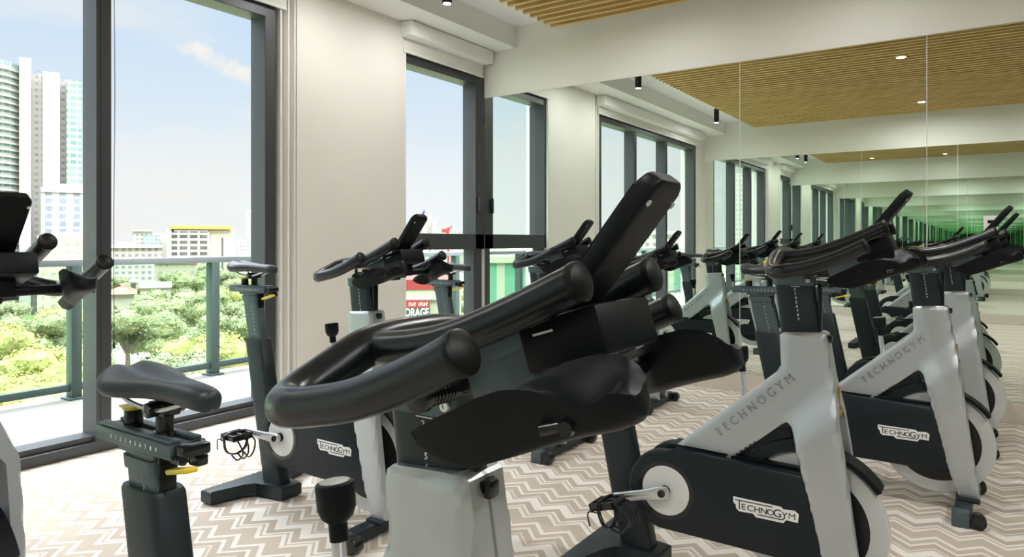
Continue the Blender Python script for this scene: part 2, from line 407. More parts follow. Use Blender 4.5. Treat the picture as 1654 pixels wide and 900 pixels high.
# windows -----------------------------------------------------------------
YG = YW + .11
def win_bank(b):
    box(b, -.50, 2.884, YW, YW + .15, 0, .055, .004)
    box(b, -.50, 2.884, YW + .03, YW + .15, .055, .085, .003)
    box(b, -.50, 2.884, YW, YW + .15, 2.545, 2.625, .003)
    for x0, x1 in ((-.50, -.42), (.700, .775), (1.777, 1.853), (2.802, 2.884)): box(b, x0, x1, YW, YW + .15, .05, 2.55, .003)
    for x in (.700, 1.777): box(b, x + .022, x + .030, YW - .004, YW, .06, 2.55)
w1 = struct('window_1', win_bank, M['frame'])
for x0, x1 in ((-.42, .70), (.775, 1.777), (1.853, 2.802)):
    struct('glass_pane', lambda b: box(b, x0 + .001, x1 - .001, YG, YG + .004, .086, 2.544), M['glass'], w1)
def win_two(b):
    box(b, 4.078, XR - .004, YW, YW + .15, 2.525, 2.60, .003)
    box(b, 4.078, 4.112, YW, YW + .19, 1.03, 2.53, .003)
    box(b, 5.035, XR - .004, YW, YW + .15, 1.03, 2.53, .003)
    box(b, 4.078, XR - .004, YW, YW + .15, 1.03, 1.167, .004)
    box(b, 5.045, 5.165, YW + .03, YW + .15, 0, 1.03, .003)
    box(b, 4.078, 4.112, YW + .03, YW + .15, 0, 1.03, .003)
    box(b, 4.078, XR - .004, YW + .03, YW + .15, 0, .06, .003)
w2 = struct('window_2', win_two, M['frame'])
struct('glass_pane', lambda b: box(b, 4.113, 5.034, YG, YG + .004, 1.168, 2.524), M['glass'], w2)
struct('glass_pane', lambda b: box(b, 4.113, 5.044, YG, YG + .004, .061, 1.029), M['glass'], w2)
struct('window_handle', lambda b: box(b, 5.06, 5.08, YW - .03, YW, 1.36, 1.50, .006), M['frame'], w2, smooth=True)

# roller blinds -----------------------------------------------------------
def roller_blind(x0, x1, zb, label):
    t = empty('roller_blind', ((x0 + x1) / 2, YW - .05, 2.71)); dx = (x1 - x0) / 2
    tag(t, label, 'blind', 'roller blinds over the windows')
    bm = bmesh.new(); box(bm, -dx, dx, -.085, .075, 0, .112, .004); finish(bm, 'cassette', M['white'], t, angle=30)
    bm = bmesh.new(); box(bm, -dx + .02, dx - .02, .015, .021, zb - 2.71, .002); finish(bm, 'fabric', M['blind'], t, smooth=False)
    bm = bmesh.new(); cyl(bm, (-dx + .02, .018, zb - 2.71), (dx - .02, .018, zb - 2.71), .009, 12); finish(bm, 'bottom_bar', M['white'], t)
    return t
roller_blind(4.03, 5.12, 2.602, 'short white roller blind box over the corner window beside the mirrors')
roller_blind(-.55, 2.96, 2.622, 'long white roller blind box over the wide window bank at left')
bm = bmesh.new()
tube(bm, spline([(1.866, YW + .004, 2.63), (1.872, YW + .004, 1.9), (1.866, YW + .004, 1.2), (1.868, YW + .004, .55)], 6), .0017, 8)
cyl(bm, (1.868, YW + .004, .53), (1.868, YW + .004, .56), .005, 10)
tag(finish(bm, 'blind_cord', M['black_plastic']), 'thin dark blind cord hanging beside the left window mullion', 'cord')

# ceiling lamps ------------------------------------------------------------
def area_lamp(parent, loc, r, watts, color=(1, 1, .985), spread=PI):
    ld = bpy.data.lights.new('lamp', 'AREA'); ld.shape = 'DISK'; ld.size = r * 2; ld.energy = watts; ld.color = color; ld.spread = spread
    lo = bpy.data.objects.new('lamp_light', ld); C.objects.link(lo); lo.parent = parent; lo.location = loc
    lo.visible_camera = True
    return lo
for x, lab in ((3.9, 'black cylinder ceiling spotlight closest to the mirror wall'), (3.08, 'black cylinder ceiling spotlight between two others, seen in the mirror above the corner window bank'), (.33, 'black cylinder ceiling spotlight nearest the left mirror wall, seen in the mirror')):
    t = empty('ceiling_spotlight', (x, 3.22, ZC)); tag(t, lab, 'spotlight', 'black spotlights along the soffit')
    bm = bmesh.new(); lathe(bm, [(.001, 0), (.034, 0), (.036, -.002), (.036, -.196), (.034, -.2), (.029, -.2), (.027, -.185), (.001, -.185)], (0, 0, 0)); finish(bm, 'housing', M['spot_black'], t)
    bm = bmesh.new(); cyl(bm, (0, 0, -.189), (0, 0, -.186), .026, 20); finish(bm, 'lens', M['lamp_on'], t)
    area_lamp(t, (0, 0, -.1985), .026, SPOT_W)
k = 0
for y in (.67, 2.0, -1.5):  # rear row and lamps nearest the right wall are added to brighten the room
    for x in {.67: (.04, 2.66, 4.45), 2.0: (4.45,), -1.5: (.04, 1.35, 2.66, 4.45)}[y]:
        near = {.67: 'middle row', 2.0: 'window row', -1.5: 'rear row'}[y]; pos = {.04: 'beside the left mirror wall', 1.35: 'second from the left mirror wall', 2.66: 'second from the right mirror wall', 4.45: 'nearest the right mirror wall'}[x]
        t = empty('recessed_downlight', (x, y, 2.877)); tag(t, 'round recessed downlight in the timber ceiling, %s, %s' % (near, pos), 'downlight', 'downlights in the slatted ceiling')
        bm = bmesh.new(); lathe(bm, [(.040, 0), (.050, 0), (.052, .003), (.052, .07), (.040, .07), (.040, 0)], (0, 0, 0), cap=False); finish(bm, 'trim_ring', M['wood'], t)
        bm = bmesh.new(); cyl(bm, (0, 0, .006), (0, 0, .010), .040, 20); finish(bm, 'lens', M['lamp_on'], t)
        area_lamp(t, (0, 0, .003), .038, DOWNLIGHT_W if x < 4 else DOWNLIGHT_W * .22)

# outlet plate on the mirror ------------------------------------------------
t = empty('outlet_plate', (XR - .001, -.028, 1.20)); tag(t, 'white duplex outlet plate mounted on the mirror at far right', 'outlet')
bm = bmesh.new(); box(bm, -.006, 0, -.036, .036, -.057, .057, .002); finish(bm, 'cover_plate', M['plate'], t, angle=30)
for z in (-.02, .02):
    bm = bmesh.new(); prism(bm, [(-.014, -.010), (.014, -.010), (.016, 0), (.014, .010), (-.014, .010), (-.016, 0)], 0, .0015, 0, 'xy')
    bmesh.ops.rotate(bm, verts=bm.verts[:], matrix=Matrix.Rotation(-PI / 2, 3, 'Y')); bmesh.ops.translate(bm, verts=bm.verts[:], vec=(-.0062, 0, z))
    bmesh.ops.rotate(bm, cent=(-.006, 0, z), verts=bm.verts[:], matrix=Matrix.Rotation(PI / 2, 3, 'X'))
    finish(bm, 'receptacle', M['gloss_black'], t, smooth=False)

# ================================================================== balcony
struct('floor_balcony', lambda b: box(b, -8, 12, YW + .15, 5.48, -.25, -.012), M['concrete'])
rl = empty('balcony_railing', (2.0, 5.33, 0)); tag(rl, 'grey-green metal balcony railing with glass infill beyond the windows', 'railing')
bm = bmesh.new(); box(bm, -9, 9, -.045, .045, .925, .972, .006); finish(bm, 'top_rail', M['railtop'], rl, angle=30)
bm = bmesh.new(); box(bm, -9, 9, -.022, .022, .045, .095, .004); finish(bm, 'bottom_rail', M['railing'], rl, angle=30)
bm = bmesh.new(); box(bm, -9, 9, .012, .020, .096, .924); finish(bm, 'glass_infill', M['rail_glass'], rl, smooth=False)
for i in range(-9, 9):
    x = .33 + i * 1.07
    if abs(x) > 8.9: continue
    bm = bmesh.new(); box(bm, x - .034, x + .034, -.045, .045, -.012, .93, .004); box(bm, x - .06, x + .06, -.07, .07, -.012, .002, .002); finish(bm, 'post', M['railing'], rl, angle=30)

# ================================================================== the spin bike (forward +x, left +y, up +z; origin on the floor under the crank axle)
BBZ = .288
def frame_mesh(parent):
    leg_rear = [(.515, .058), (.472, .18), (.450, .28), (.416, .42), (.396, .505)]
    P = [(.346, .817), (.356, .825), (.464, .832), (.475, .826), (.503, .65), (.530, .48), (.585, .058)] + leg_rear + [
        (.390, .530), (.381, .550), (.368, .556), (.350, .545), (.192, .406), (.09, .322), (.02, .30), (-.05, .30), (-.075, .335), (-.05, .375), (0, .413), (.338, .705), (.350, .728)]
    def smst(a, b, x):
        t = min(1, max(0, (x - a) / (b - a))); return t * t * (3 - 2 * t)
    nx, nz = -.73, .68                                                   # distance above the shoulder line (runs parallel to the diagonal tube)
    def outer(f, z):
        d = (z - .600) * .74 - (f - .452) * .67                          # >0 above the shoulder
        k = smst(.052, -.058, d)
        return .041 + .041 * k
    def inner(f, z):
        d = (z - .62)
        k = smst(.02, -.05, d) * smst(.360, .395, f)
        return min(-.003 + .0536 * k, outer(f, z) - .022)
    bm = bmesh.new()
    for s in (-1, 1):
        b2 = bmesh.new()
        f = b2.faces.new([b2.verts.new((x, 0, z)) for x, z in P])
        r = bmesh.ops.inset_region(b2, faces=[f], thickness=.0035, use_even_offset=True)
        core = max(b2.faces, key=lambda q: q.calc_area())
        bmesh.ops.inset_region(b2, faces=[core], thickness=.0055, use_even_offset=True)
        for q in b2.faces: q.material_index = 0
        max(b2.faces, key=lambda q: q.calc_area()).material_index = 1
        def core_geom():
            fs = [q for q in b2.faces if q.material_index == 1]
            return list({v for q in fs for v in q.verts}) + list({e for q in fs for e in q.edges}) + fs
        for k in range(1, 50):
            x = -.08 + k * .0134
            bmesh.ops.bisect_plane(b2, geom=core_geom(), plane_co=(x, 0, 0), plane_no=(1, 0, 0))
        for k in range(1, 68):
            z = .06 + k * .0115
            bmesh.ops.bisect_plane(b2, geom=core_geom(), plane_co=(0, 0, z), plane_no=(0, 0, 1))
        b2.verts.ensure_lookup_table()
        segs = list(zip(P, P[1:] + P[:1]))
        def bd(x, z):
            best = 9
            for (ax, az), (bx, bz) in segs:
                dx, dz = bx - ax, bz - az; t = max(0, min(1, ((x - ax) * dx + (z - az) * dz) / (dx * dx + dz * dz)))
                best = min(best, math.hypot(x - ax - t * dx, z - az - t * dz))
            return best
        vo = {}; vi = {}
        R = .009
        for v in b2.verts:
            x, z = v.co.x, v.co.z; d = min(R, bd(x, z)); drop = R - math.sqrt(max(0, R * R - (R - d) ** 2))
            vo[v] = bm.verts.new((x, s * (outer(x, z) - drop * .9), z)); vi[v] = bm.verts.new((x, s * inner(x, z), z))
        for q in b2.faces:
            bm.faces.new([vo[v] for v in q.verts]); bm.faces.new([vi[v] for v in reversed(q.verts)])
        for e in b2.edges:
            if len(e.link_faces) == 1:
                a, c = e.verts; bm.faces.new((vo[a], vo[c], vi[c], vi[a]))
        b2.free()
    # embossed lettering along the diagonal tube
    ang = math.atan2(.701 - .509, .366 - .153)
    lts = []
    for s in (-1, 1):
        lt = bmesh.new(); lts.append(lt)
        c = (.272, s * .0400, .592)
        text_bm(lt, 'TECHNOGYM', .0385, side_matrix(s, c[0], c[1], c[2], ang if s < 0 else -ang), extr=.0042, bold=0, spacing=1.62, sx=.92)
    o = finish(bm, 'frame', M['silver'], parent, angle=40); [finish(lt, 'raised_lettering', M['relief_shade'], o, smooth=False) for lt in lts]
    md = o.modifiers.new('wn', 'WEIGHTED_NORMAL'); md.keep_sharp = True; md.weight = 100
    return o

def guard_poly():
    r = .132; P = []
    for k in range(15):
        a = math.radians(78 + k * (258 - 78) / 14); P.append((r * math.cos(a), BBZ + r * math.sin(a)))
    return P + [(.486, .152), (.462, .24), (.430, .375), (.418, .417), (.10, .424)]

def logo(bm, s, cx, cz, y):
    """white plate with the maker's name in black; unit .198 mm"""
    U = .198e-3
    P = [(0, 0), (710, 13), (745, 44), (905, 30), (965, 73), (950, 201), (785, 196), (745, 250), (345, 250), (300, 206), (90, 214), (45, 175), (40, 126), (0, 85)]
    Mx = side_matrix(s, cx, y, cz)
    def flat(pts, z0, z1, mi):
        A = [bm.verts.new(Mx @ Vector(((px - 482) * U, -(pz - 125) * U, z0))) for px, pz in pts]
        B = [bm.verts.new(Mx @ Vector(((px - 482) * U, -(pz - 125) * U, z1))) for px, pz in pts]; n = len(pts)
        fs = [bm.faces.new(A[::-1]), bm.faces.new(B)] + [bm.faces.new((A[i], A[(i + 1) % n], B[(i + 1) % n], B[i])) for i in range(n)]
        for f in fs: f.material_index = mi
    flat(P, 0, .0012, 0)
    def t(txt, px, pz, h, sx=1.0):
        text_bm(bm, txt, h * U * 1.38, Mx @ Matrix.Translation(((px - 482) * U, -(pz - 125) * U, .0012)), extr=.0003, mi=1, bold=.00028, sx=sx)
    zz = (.0012, .0015)
    flat([(28, 36), (590, 36), (590, 52), (28, 52)], *zz, 1)              # long bar of the T
    flat([(86, 52), (104, 52), (104, 178), (86, 178)], *zz, 1)
    for ch, px in (('E', 158), ('C', 258), ('H', 362), ('N', 462), ('O', 560)): t(ch, px, 135, 92, 1.12)
    t('G', 660, 128, 122, 1.05); t('Y', 762, 140, 100, 1.0); text_bm(bm, 'M', 92 * U * 1.38, Mx @ Matrix.Translation(((868 - 482) * U, -(128 - 125) * U, .0012)), extr=.0003, mi=1, bold=0, sx=1.15)
    flat([(365, 196), (730, 196), (752, 165), (768, 172), (738, 212), (365, 212)], *zz, 1)

def build_bike():
    t = empty('exercise_bike')
    t['category'] = 'exercise bike'
    P = {}
    # ---- frame
    fr = frame_mesh(t)
    bm = bmesh.new(); box(bm, .490, .507, -.014, .014, .600, .672, .004); cyl(bm, (.500, 0, .585), (.506, 0, .612), .010, 16, .012, .002)
    tag(finish(bm, 'brass_badge', M['brass'], fr), 'small brass coloured badge on the fork crown')
    # ---- chain guards, logo plates, discs, cranks with pedals
    for s in (-1, 1):
        bm = bmesh.new(); prism(bm, guard_poly(), min(s * .0425, s * .078), max(s * .0425, s * .078), .011, seg=3)
        g = finish(bm, 'chain_guard', M['guard'], t, angle=50)
        bm = bmesh.new(); lathe(bm, [(.095, 0), (.095, .0012), (.082, .0012), (.080, -.002), (.001, -.002), (.001, -.004), (.095, -.004)], (0, s * .0782, BBZ), (0, s, 0), 48); finish(bm, 'disc_groove', M['gloss_black'], g)
        bm = bmesh.new(); lathe(bm, [(.001, -.002), (.078, -.002), (.080, .001), (.078, .003), (.030, .0035), (.001, .0035)], (0, s * .0785, BBZ), (0, s, 0), 48); finish(bm, 'crank_disc', M['disc'], g)
        bm = bmesh.new(); logo(bm, s, .315, .290, s * .0782); finish(bm, 'logo_plate', None, g, smooth=False, mats=[M['logo_white'], M['logo_black']])
    bm = bmesh.new(); prism(bm, [(-.02, .418), (.42, .412), (.42, .424), (.06, .434), (.0, .432)], -.0415, .0415, .003); finish(bm, 'guard_top', M['black_plastic'], t)
    bm = bmesh.new(); cyl(bm, (0, -.104, BBZ), (0, .104, BBZ), .018, 20); cyl(bm, (0, -.034, BBZ), (0, .034, BBZ), .085, 32); finish(bm, 'crank_axle', M['black_plastic'], t)
    for s, a in ((-1, PI), (1, 0)):
        bm = bmesh.new()                                                  # crank arm along +x from its own axle
        rings = []
        for k, (x, hz, hy) in enumerate(((-.022, .006, .006), (-.018, .016, .008), (0, .0215, .009), (.02, .021, .009), (.06, .017, .008), (.15, .0150, .007), (.175, .0145, .007), (.184, .008, .005))):
            rings.append([(x, s * .005 + yy, zz) for yy, zz in ringpts(hy, hz, 16, 4)])
        loft(bm, rings)
        c = finish(bm, 'crank', M['alu'], t); c.location = (0, s * .100, BBZ); c.rotation_euler = (0, a, 0)
        bm = bmesh.new(); lathe(bm, [(.001, .001), (.007, .001), (.008, .005), (.012, .005), (.013, 0), (.013, -.002), (.001, -.002)], (0, s * .0145, 0), (0, s, 0), 20); finish(bm, 'crank_bolt', M['gloss_black'], c)
        for q in (-1, 1):
            bm = bmesh.new(); box(bm, .03, .15, min(s * .012, s * .0132), max(s * .012, s * .0132), q * .006 - .001, q * .006 + .001); finish(bm, 'crank_rib', M['disc'], c, smooth=False)
        # pedal: axle, platform, toe cage and strap
        bm = bmesh.new(); px = .172
        cyl(bm, (px, s * .006, 0), (px, s * .115, 0), .0065, 12); cyl(bm, (px, s * .022, 0), (px, s * .112, 0), .011, 12)
        for yy in (.022, .064, .106): box(bm, px - .045, px + .045, min(s * yy, s * (yy + .007)), max(s * yy, s * (yy + .007)), -.012, .012, .002)
        for xx in (-.045, .037): box(bm, px + xx, px + xx + .008, min(s * .022, s * .113), max(s * .022, s * .113), -.013, .013, .002)
        f_ = 1 if a == 0 else -1; zs = -f_                                          # direction of the bike's front in crank space
        cage = lambda yy, w: tube(bm, spline([(px + f_ * .04, s * yy, 0), (px + f_ * .070, s * yy, zs * .02), (px + f_ * .075, s * (yy * .7 + .02), zs * .060), (px + f_ * .040, s * (yy * .75 + .016), zs * .090), (px + f_ * .005, s * (yy * .8 + .013), zs * .075)], 6), w, 8)
        cage(.030, .0035); cage(.102, .0035); cage(.066, .0035)
        strap = [(px - f_ * .012, s * y_, zs * z_) for y_, z_ in ((.016, -.012), (.010, .02), (.022, .060), (.064, .078), (.108, .060), (.120, .02), (.112, -.012), (.064, -.016), (.016, -.012))]
        tube(bm, spline(strap, 5), .0032, 8); tube(bm, [(x + f_ * .008, y, z) for x, y, z in spline(strap, 5)], .0032, 8)
        tube(bm, spline([(px - f_ * .01, s * .112, zs * .02), (px - f_ * .045, s * .125, zs * .01), (px - f_ * .055, s * .12, zs * .055)], 5), .0025, 8)
        finish(bm, 'pedal', M['gloss_black'], c)
        P['crank%d' % s] = c
    # ---- flywheel
    bm = bmesh.new(); FC = (.430, 0, .258)
    lathe(bm, [(.160, -.015), (.206, -.015), (.210, -.011), (.210, .011), (.206, .015), (.160, .015), (.157, 0), (.160, -.015)], FC, (0, 1, 0), 72, cap=False)
    fw = finish(bm, 'flywheel', M['rim'], t)
    bm = bmesh.new(); lathe(bm, [(.001, -.012), (.150, -.012), (.160, -.0135), (.160, .0135), (.150, .012), (.001, .012)], FC, (0, 1, 0), 60); cyl(bm, (FC[0], -.036, FC[2]), (FC[0], .036, FC[2]), .018, 20)
    tag(finish(bm, 'wheel_disc', M['steel_dark'], fw), 'dark steel disc of the flywheel')
    def arc_strip(bm, r0, r1, a0, a1, hy, n=16, bev=.003):
        pts = [(FC[0] + r1 * math.cos(math.radians(a0 + (a1 - a0) * k / n)), FC[2] + r1 * math.sin(math.radians(a0 + (a1 - a0) * k / n))) for k in range(n + 1)]
        pts += [(FC[0] + r0 * math.cos(math.radians(a1 + (a0 - a1) * k / n)), FC[2] + r0 * math.sin(math.radians(a1 + (a0 - a1) * k / n))) for k in range(n + 1)]
        prism(bm, pts, -hy, hy, bev)
    bm = bmesh.new(); arc_strip(bm, .219, .233, 35, 72, .040); finish(bm, 'fender', M['black_plastic'], t)
    bm = bmesh.new(); arc_strip(bm, .216, .252, 96, 165, .0265); arc_strip(bm, .254, .284, 102, 150, .020); finish(bm, 'flywheel_cover', M['guard'], t)
    # ---- feet
    def tpoly(): return [(-.305, -.245), (-.235, -.245), (-.215, -.10), (-.185, -.062), (-.03, -.052), (-.03, .052), (-.185, .062), (-.215, .10), (-.235, .245), (-.305, .245)]
    bm = bmesh.new(); prism(bm, tpoly(), .004, .058, .009, 'xy', seg=3)
    rf = finish(bm, 'rear_foot', M['dark_tube'], t)
    for s in (-1, 1):
        bm = bmesh.new(); cyl(bm, (-.27, s * .21, 0), (-.27, s * .21, .006), .018, 16); finish(bm, 'foot_pad', M['gloss_black'], rf)
    bm = bmesh.new(); prism(bm, [(.500, -.25), (.560, -.25), (.560, .25), (.500, .25)], .012, .056, .007, 'xy'); box(bm, .505, .585, -.098, .098, .050, .066, .004)
    ff = finish(bm, 'front_foot', M['dark_tube'], t)
    for s in (-1, 1):
        bm = bmesh.new(); y0, y1 = sorted((s * .205, s * .250))
        cyl(bm, (.578, y0, .029), (.578, y1, .029), .029, 24, bev=.004); finish(bm, 'transport_roller', M['gloss_black'], ff)
        bm = bmesh.new(); box(bm, .492, .552, y0 - .004, y1 + .004, 0, .060, .006); finish(bm, 'foot_end', M['stem_grey'], ff)
    # ---- seat tube and seat group
    SL = -.208
    def st(z): return -.120 + SL * (z - .02)
    def seat_section(z, hx, hy, n=24, p=5): return [(st(z) + a, b, z) for a, b in ringpts(hx, hy, n, p)]
    bm = bmesh.new(); loft(bm, [seat_section(z, .060, .034) for z in (.05, .2, .4, .664)] + [seat_section(.671, .057, .031)])
    finish(bm, 'seat_tube', M['dark_tube'], t)
    bm = bmesh.new(); loft(bm, [seat_section(z, .050, .022) for z in (.45, .60, .735)])
    sp = finish(bm, 'seat_post', M['stem_grey'], t); P['seat_post'] = sp
    bm = bmesh.new(); loft(bm, [seat_section(z, .054, .026) for z in (.700, .703, .718, .721)]); finish(bm, 'post_collar', M['stem_grey'], sp)
    bm = bmesh.new(); box(bm, st(.71) + .050, st(.71) + .058, -.016, .016, .50, .735, .003); finish(bm, 'post_rack', M['gloss_black'], sp)
    bm = bmesh.new(); obox(bm, (-.135, -.018, .722), (.96, -.15, .24), (.15, .99, 0), (-.24, 0, .97), .042, .011, .0045, .003)
    tag(finish(bm, 'height_lever', M['yellow'], sp), 'yellow seat height lever')
    bm = bmesh.new(); sl = math.atan(SL)
    for s in (-1, 1):
        bm = bmesh.new()
        for k in range(9):
            z = .690 - k * .0165; text_bm(bm, str(k + 1), .0095, side_matrix(s, st(z) + .012, s * .0223, z), extr=.0003)
        finish(bm, 'scale_numbers', M['mark'], sp, smooth=False)
    rc = -.266
    bm = bmesh.new(); box(bm, rc - .128, rc + .122, -.032, .032, .738, .763, .003); box(bm, rc - .124, rc + .116, -.028, -.010, .763, .769, .002); box(bm, rc - .124, rc + .116, .010, .028, .763, .769, .002)
    box(bm, rc - .06, rc + .06, -.026, .026, .728, .739, .002)
    sr = finish(bm, 'seat_slide', M['stem_grey'], t, angle=30); P['seat_slide'] = sr
    for s in (-1, 1):
        bm = bmesh.new()
        for k in range(10): text_bm(bm, str(k if s < 0 else 9 - k), .0105, side_matrix(s, rc - .070 + k * .0165, s * .0322, .7505), extr=.0003)
        finish(bm, 'scale_numbers', M['mark'], sr, smooth=False)
    bm = bmesh.new(); box(bm, rc + .120, rc + .150, -.026, .024, .744, .764, .004); box(bm, rc + .118, rc + .152, -.030, -.020, .735, .746, .003); box(bm, rc + .112, rc + .140, .004, .026, .722, .742, .004)
    for q in range(3): cyl(bm, (rc + .128 + q * .009, -.033, .741), (rc + .128 + q * .009, -.016, .741), .004, 8)
    finish(bm, 'slide_latch', M['gloss_black'], sr)
    bm = bmesh.new(); cyl(bm, (-.321, 0, .764), (-.321, 0, .796), .0165, 24, .0155, .003)
    kn = finish(bm, 'slide_knob', M['gloss_black'], sr); P['slide_knob'] = kn
    bm = bmesh.new(); cyl(bm, (-.321, 0, .796), (-.321, 0, .801), .019, 24, .018, .0015); box(bm, -.352, -.318, -.012, .012, .796, .8005, .002); tag(finish(bm, 'knob_cap', M['yellow'], kn), 'yellow cap of the slide knob')
    # saddle: clamp pillar, rails, padded shell
    bm = bmesh.new(); L_ = .275; rx = -.335
    W = [(0, .030), (.02, .048), (.06, .064), (.13, .0745), (.22, .0755), (.32, .067), (.42, .052), (.52, .040), (.64, .033), (.78, .0295), (.90, .0285), (.96, .025), (.99, .014), (1.0, .005)]
    def topz(s): return .868 + .018 * max(0, 1 - s / .35) ** 1.3 + .003 * math.sin(s * 5) - .010 * max(0, (s - .8) / .2) ** 2
    def botz(s): return .812 + (.010 if s < .06 else 0) + .012 * min(1, s / .4) - .008 * max(0, (s - .6) / .4)
    rings = []
    for s, hw in W:
        x = rx + s * L_; tz, bz = topz(s), botz(s); end = (.35 if s in (0, 1.0) else 1); hz = (tz - bz) * end; mid = (tz + bz) / 2 if end < 1 else tz - (tz - bz) / 2
        ring = []
        n = 32
        for k in range(n):
            a = 2 * PI * k / n; c, sn = math.cos(a), math.sin(a); p = 2.4
            yy = hw * math.copysign(abs(c) ** (2 / p), c); zz = (hz / 2) * math.copysign(abs(sn) ** (2 / 2.2), sn)
            if sn > 0:
                zz -= .013 * math.exp(-(yy / .013) ** 2) * (1 if s < .55 else max(0, 1 - (s - .55) / .2))      # centre channel
                zz -= .004 * (abs(yy) / .075) ** 2
            elif sn < 0:
                zz = zz * (1 - .45 * (1 - abs(c))); yy *= .93
            ring.append((x, yy, mid + zz))
        rings.append(ring)
    loft(bm, rings); bmesh.ops.smooth_vert(bm, verts=bm.verts[:], factor=.25, use_axis_x=True, use_axis_y=True, use_axis_z=True)
    sa = finish(bm, 'saddle', M['saddle'], t, angle=70); P['saddle'] = sa
    sa.modifiers.new('sub', 'SUBSURF').levels = 1; sa.modifiers['sub'].render_levels = 1
    bm = bmesh.new()
    for s in (-1, 1):
        tube(bm, spline([(-.300, s * .030, .833), (-.270, s * .026, .818), (-.20, s * .022, .812), (-.15, s * .018, .822), (-.105, s * .010, .838)], 5), .004, 8)
    finish(bm, 'saddle_rails', M['alu'], sa)
    bm = bmesh.new(); cyl(bm, (-.205, 0, .764), (-.205, 0, .806), .0145, 20); cyl(bm, (-.205, -.034, .812), (-.205, .034, .812), .013, 16, bev=.003); box(bm, -.235, -.180, -.016, .016, .800, .822, .004); cyl(bm, (-.205, 0, .762), (-.205, 0, .772), .022, 20, .018)
    finish(bm, 'saddle_clamp', M['gloss_black'], sa)
    # ---- resistance knob
    bm = bmesh.new(); kx = .222; d = Vector((-.12, 0, 1)).normalized(); o = Vector((kx + .010, 0, .600))
    cyl(bm, o, o + d * .095, .010, 16); finish(bm, 'knob_stem', M['alu'], t)
    bm = bmesh.new(); o2 = Vector((kx + .001, 0, .690))
    lathe(bm, [(.001, -.002), (.013, -.002), (.013, .022), (.022, .030), (.0265, .042), (.0275, .072), (.026, .076), (.001, .077)], o2, d, 32); tk = finish(bm, 'tension_knob', M['black_plastic'], t, angle=40)
    bm = bmesh.new(); lathe(bm, [(.001, .0768), (.021, .0768), (.021, .0785), (.001, .080)], o2, d, 28); tag(finish(bm, 'knob_top', M['alu'], tk), 'bright metal top of the tension knob')
    # ---- handlebar post and handlebar (HB is the height of the rear corners of the bar)
    HB = .940
    HL = -.128
    def hp(z): return .402 + HL * (z - .82)
    bm = bmesh.new(); loft(bm, [[(hp(z) + a, b, z) for a, b in ringpts(.056, .023, 24, 5)] for z in (.62, .75, .905)])
    po = finish(bm, 'handlebar_post', M['dark_tube'], t); P['handlebar_post'] = po
    bm = bmesh.new(); loft(bm, [[(hp(z) + a, b, z) for a, b in ringpts(.0605, .0275, 24, 5)] for z in (.893, .896, .920, .924)]); finish(bm, 'post_cap', M['stem_grey'], po)
    for s in (-1, 1):
        bm = bmesh.new(); lathe(bm, [(.001, .002), (.003, .002), (.003, .0035), (.0062, .0035), (.007, 0)], (hp(.9) + .043, s * .0272, .908), (0, s, 0), 16); finish(bm, 'cap_bolt', M['alu'], po)
    for s in (-1, 1):
        bm = bmesh.new()
        box(bm, hp(.889) - .008, hp(.889) + .018, min(s * .0228, s * .0236), max(s * .0228, s * .0236), .8885, .8898)
        for k in range(8):
            z = .8805 - k * .0128
            text_bm(bm, str(k + 2), .0118, side_matrix(s, hp(z) + .002, s * .0232, z), extr=.0003)
        finish(bm, 'scale_numbers', M['mark'], po, smooth=False)
    bm = bmesh.new(); box(bm, hp(.8) + .053, hp(.8) + .064, -.012, .012, .62, .900, .003); finish(bm, 'post_rack', M['gloss_black'], po)
    bm = bmesh.new(); box(bm, .466, .478, -.016, .016, .745, .822, .004); box(bm, .474, .488, -.010, .010, .800, .822, .004); finish(bm, 'post_latch', M['gloss_black'], fr)
    # bar: outer loop with two free arm ends, two inner bars that run forward from the rear of the loop
    bm = bmesh.new(); R = lambda q: .0192 + .0043 * max(0, min(1, (.5 - abs(q - .5)) * 4.2 - .6))
    half = [(.615, -.226, HB + .073), (.555, -.227, HB + .044), (.495, -.228, HB + .021), (.44, -.228, HB + .008), (.410, -.226, HB + .003), (.386, -.214, HB), (.372, -.185, HB + .006), (.366, -.140, HB + .020), (.364, -.090, HB + .037), (.362, -.045, HB + .043)]
    path = half + [(.362, 0, HB + .044)] + [(x, -y, z) for x, y, z in half[::-1]]
    tube(bm, spline(path, 6), R, 22)
    for s in (-1, 1):
        tube(bm, spline([(.358, s * .074, HB + .037), (.40, s * .084, HB + .041), (.45, s * .086, HB + .048), (.50, s * .086, HB + .061), (.57, s * .086, HB + .089), (.645, s * .086, HB + .124)], 6), .0195, 22)
    hb = finish(bm, 'handlebar', M['grip'], t, angle=60); P['handlebar'] = hb
    for s in (-1, 1):
        for p, d in (((.615, s * .226, HB + .073), (.085, 0, .040)), ((.645, s * .086, HB + .124), (.095, 0, .030))):
            bm = bmesh.new(); lathe(bm, [(.0198, -.004), (.0204, 0), (.0198, .004), (.0170, .0060), (.001, .0066)], p, d, 28); finish(bm, 'end_cap', M['cap'], hb)
    # stem: slide block, side plates, console box
    bm = bmesh.new(); box(bm, .385, .575, -.024, .024, HB - .018, HB + .010, .004); box(bm, .42, .50, -.032, .032, HB - .012, HB + .022, .005)
    sm = finish(bm, 'stem', M['gloss_black'], t); P['stem'] = sm
    for s in (-1, 1):
        bm = bmesh.new(); prism(bm, [(.478, HB + .042), (.520, HB + .056), (.566, HB + .076), (.585, HB + .030), (.575, HB - .010), (.500, HB - .018)], min(s * .044, s * .056), max(s * .044, s * .056), .003); finish(bm, 'stem_plate', M['stem_grey'], sm, angle=30)
    bm = bmesh.new(); u = Vector((.955, 0, .297)); v = Vector((-.297, 0, .955))
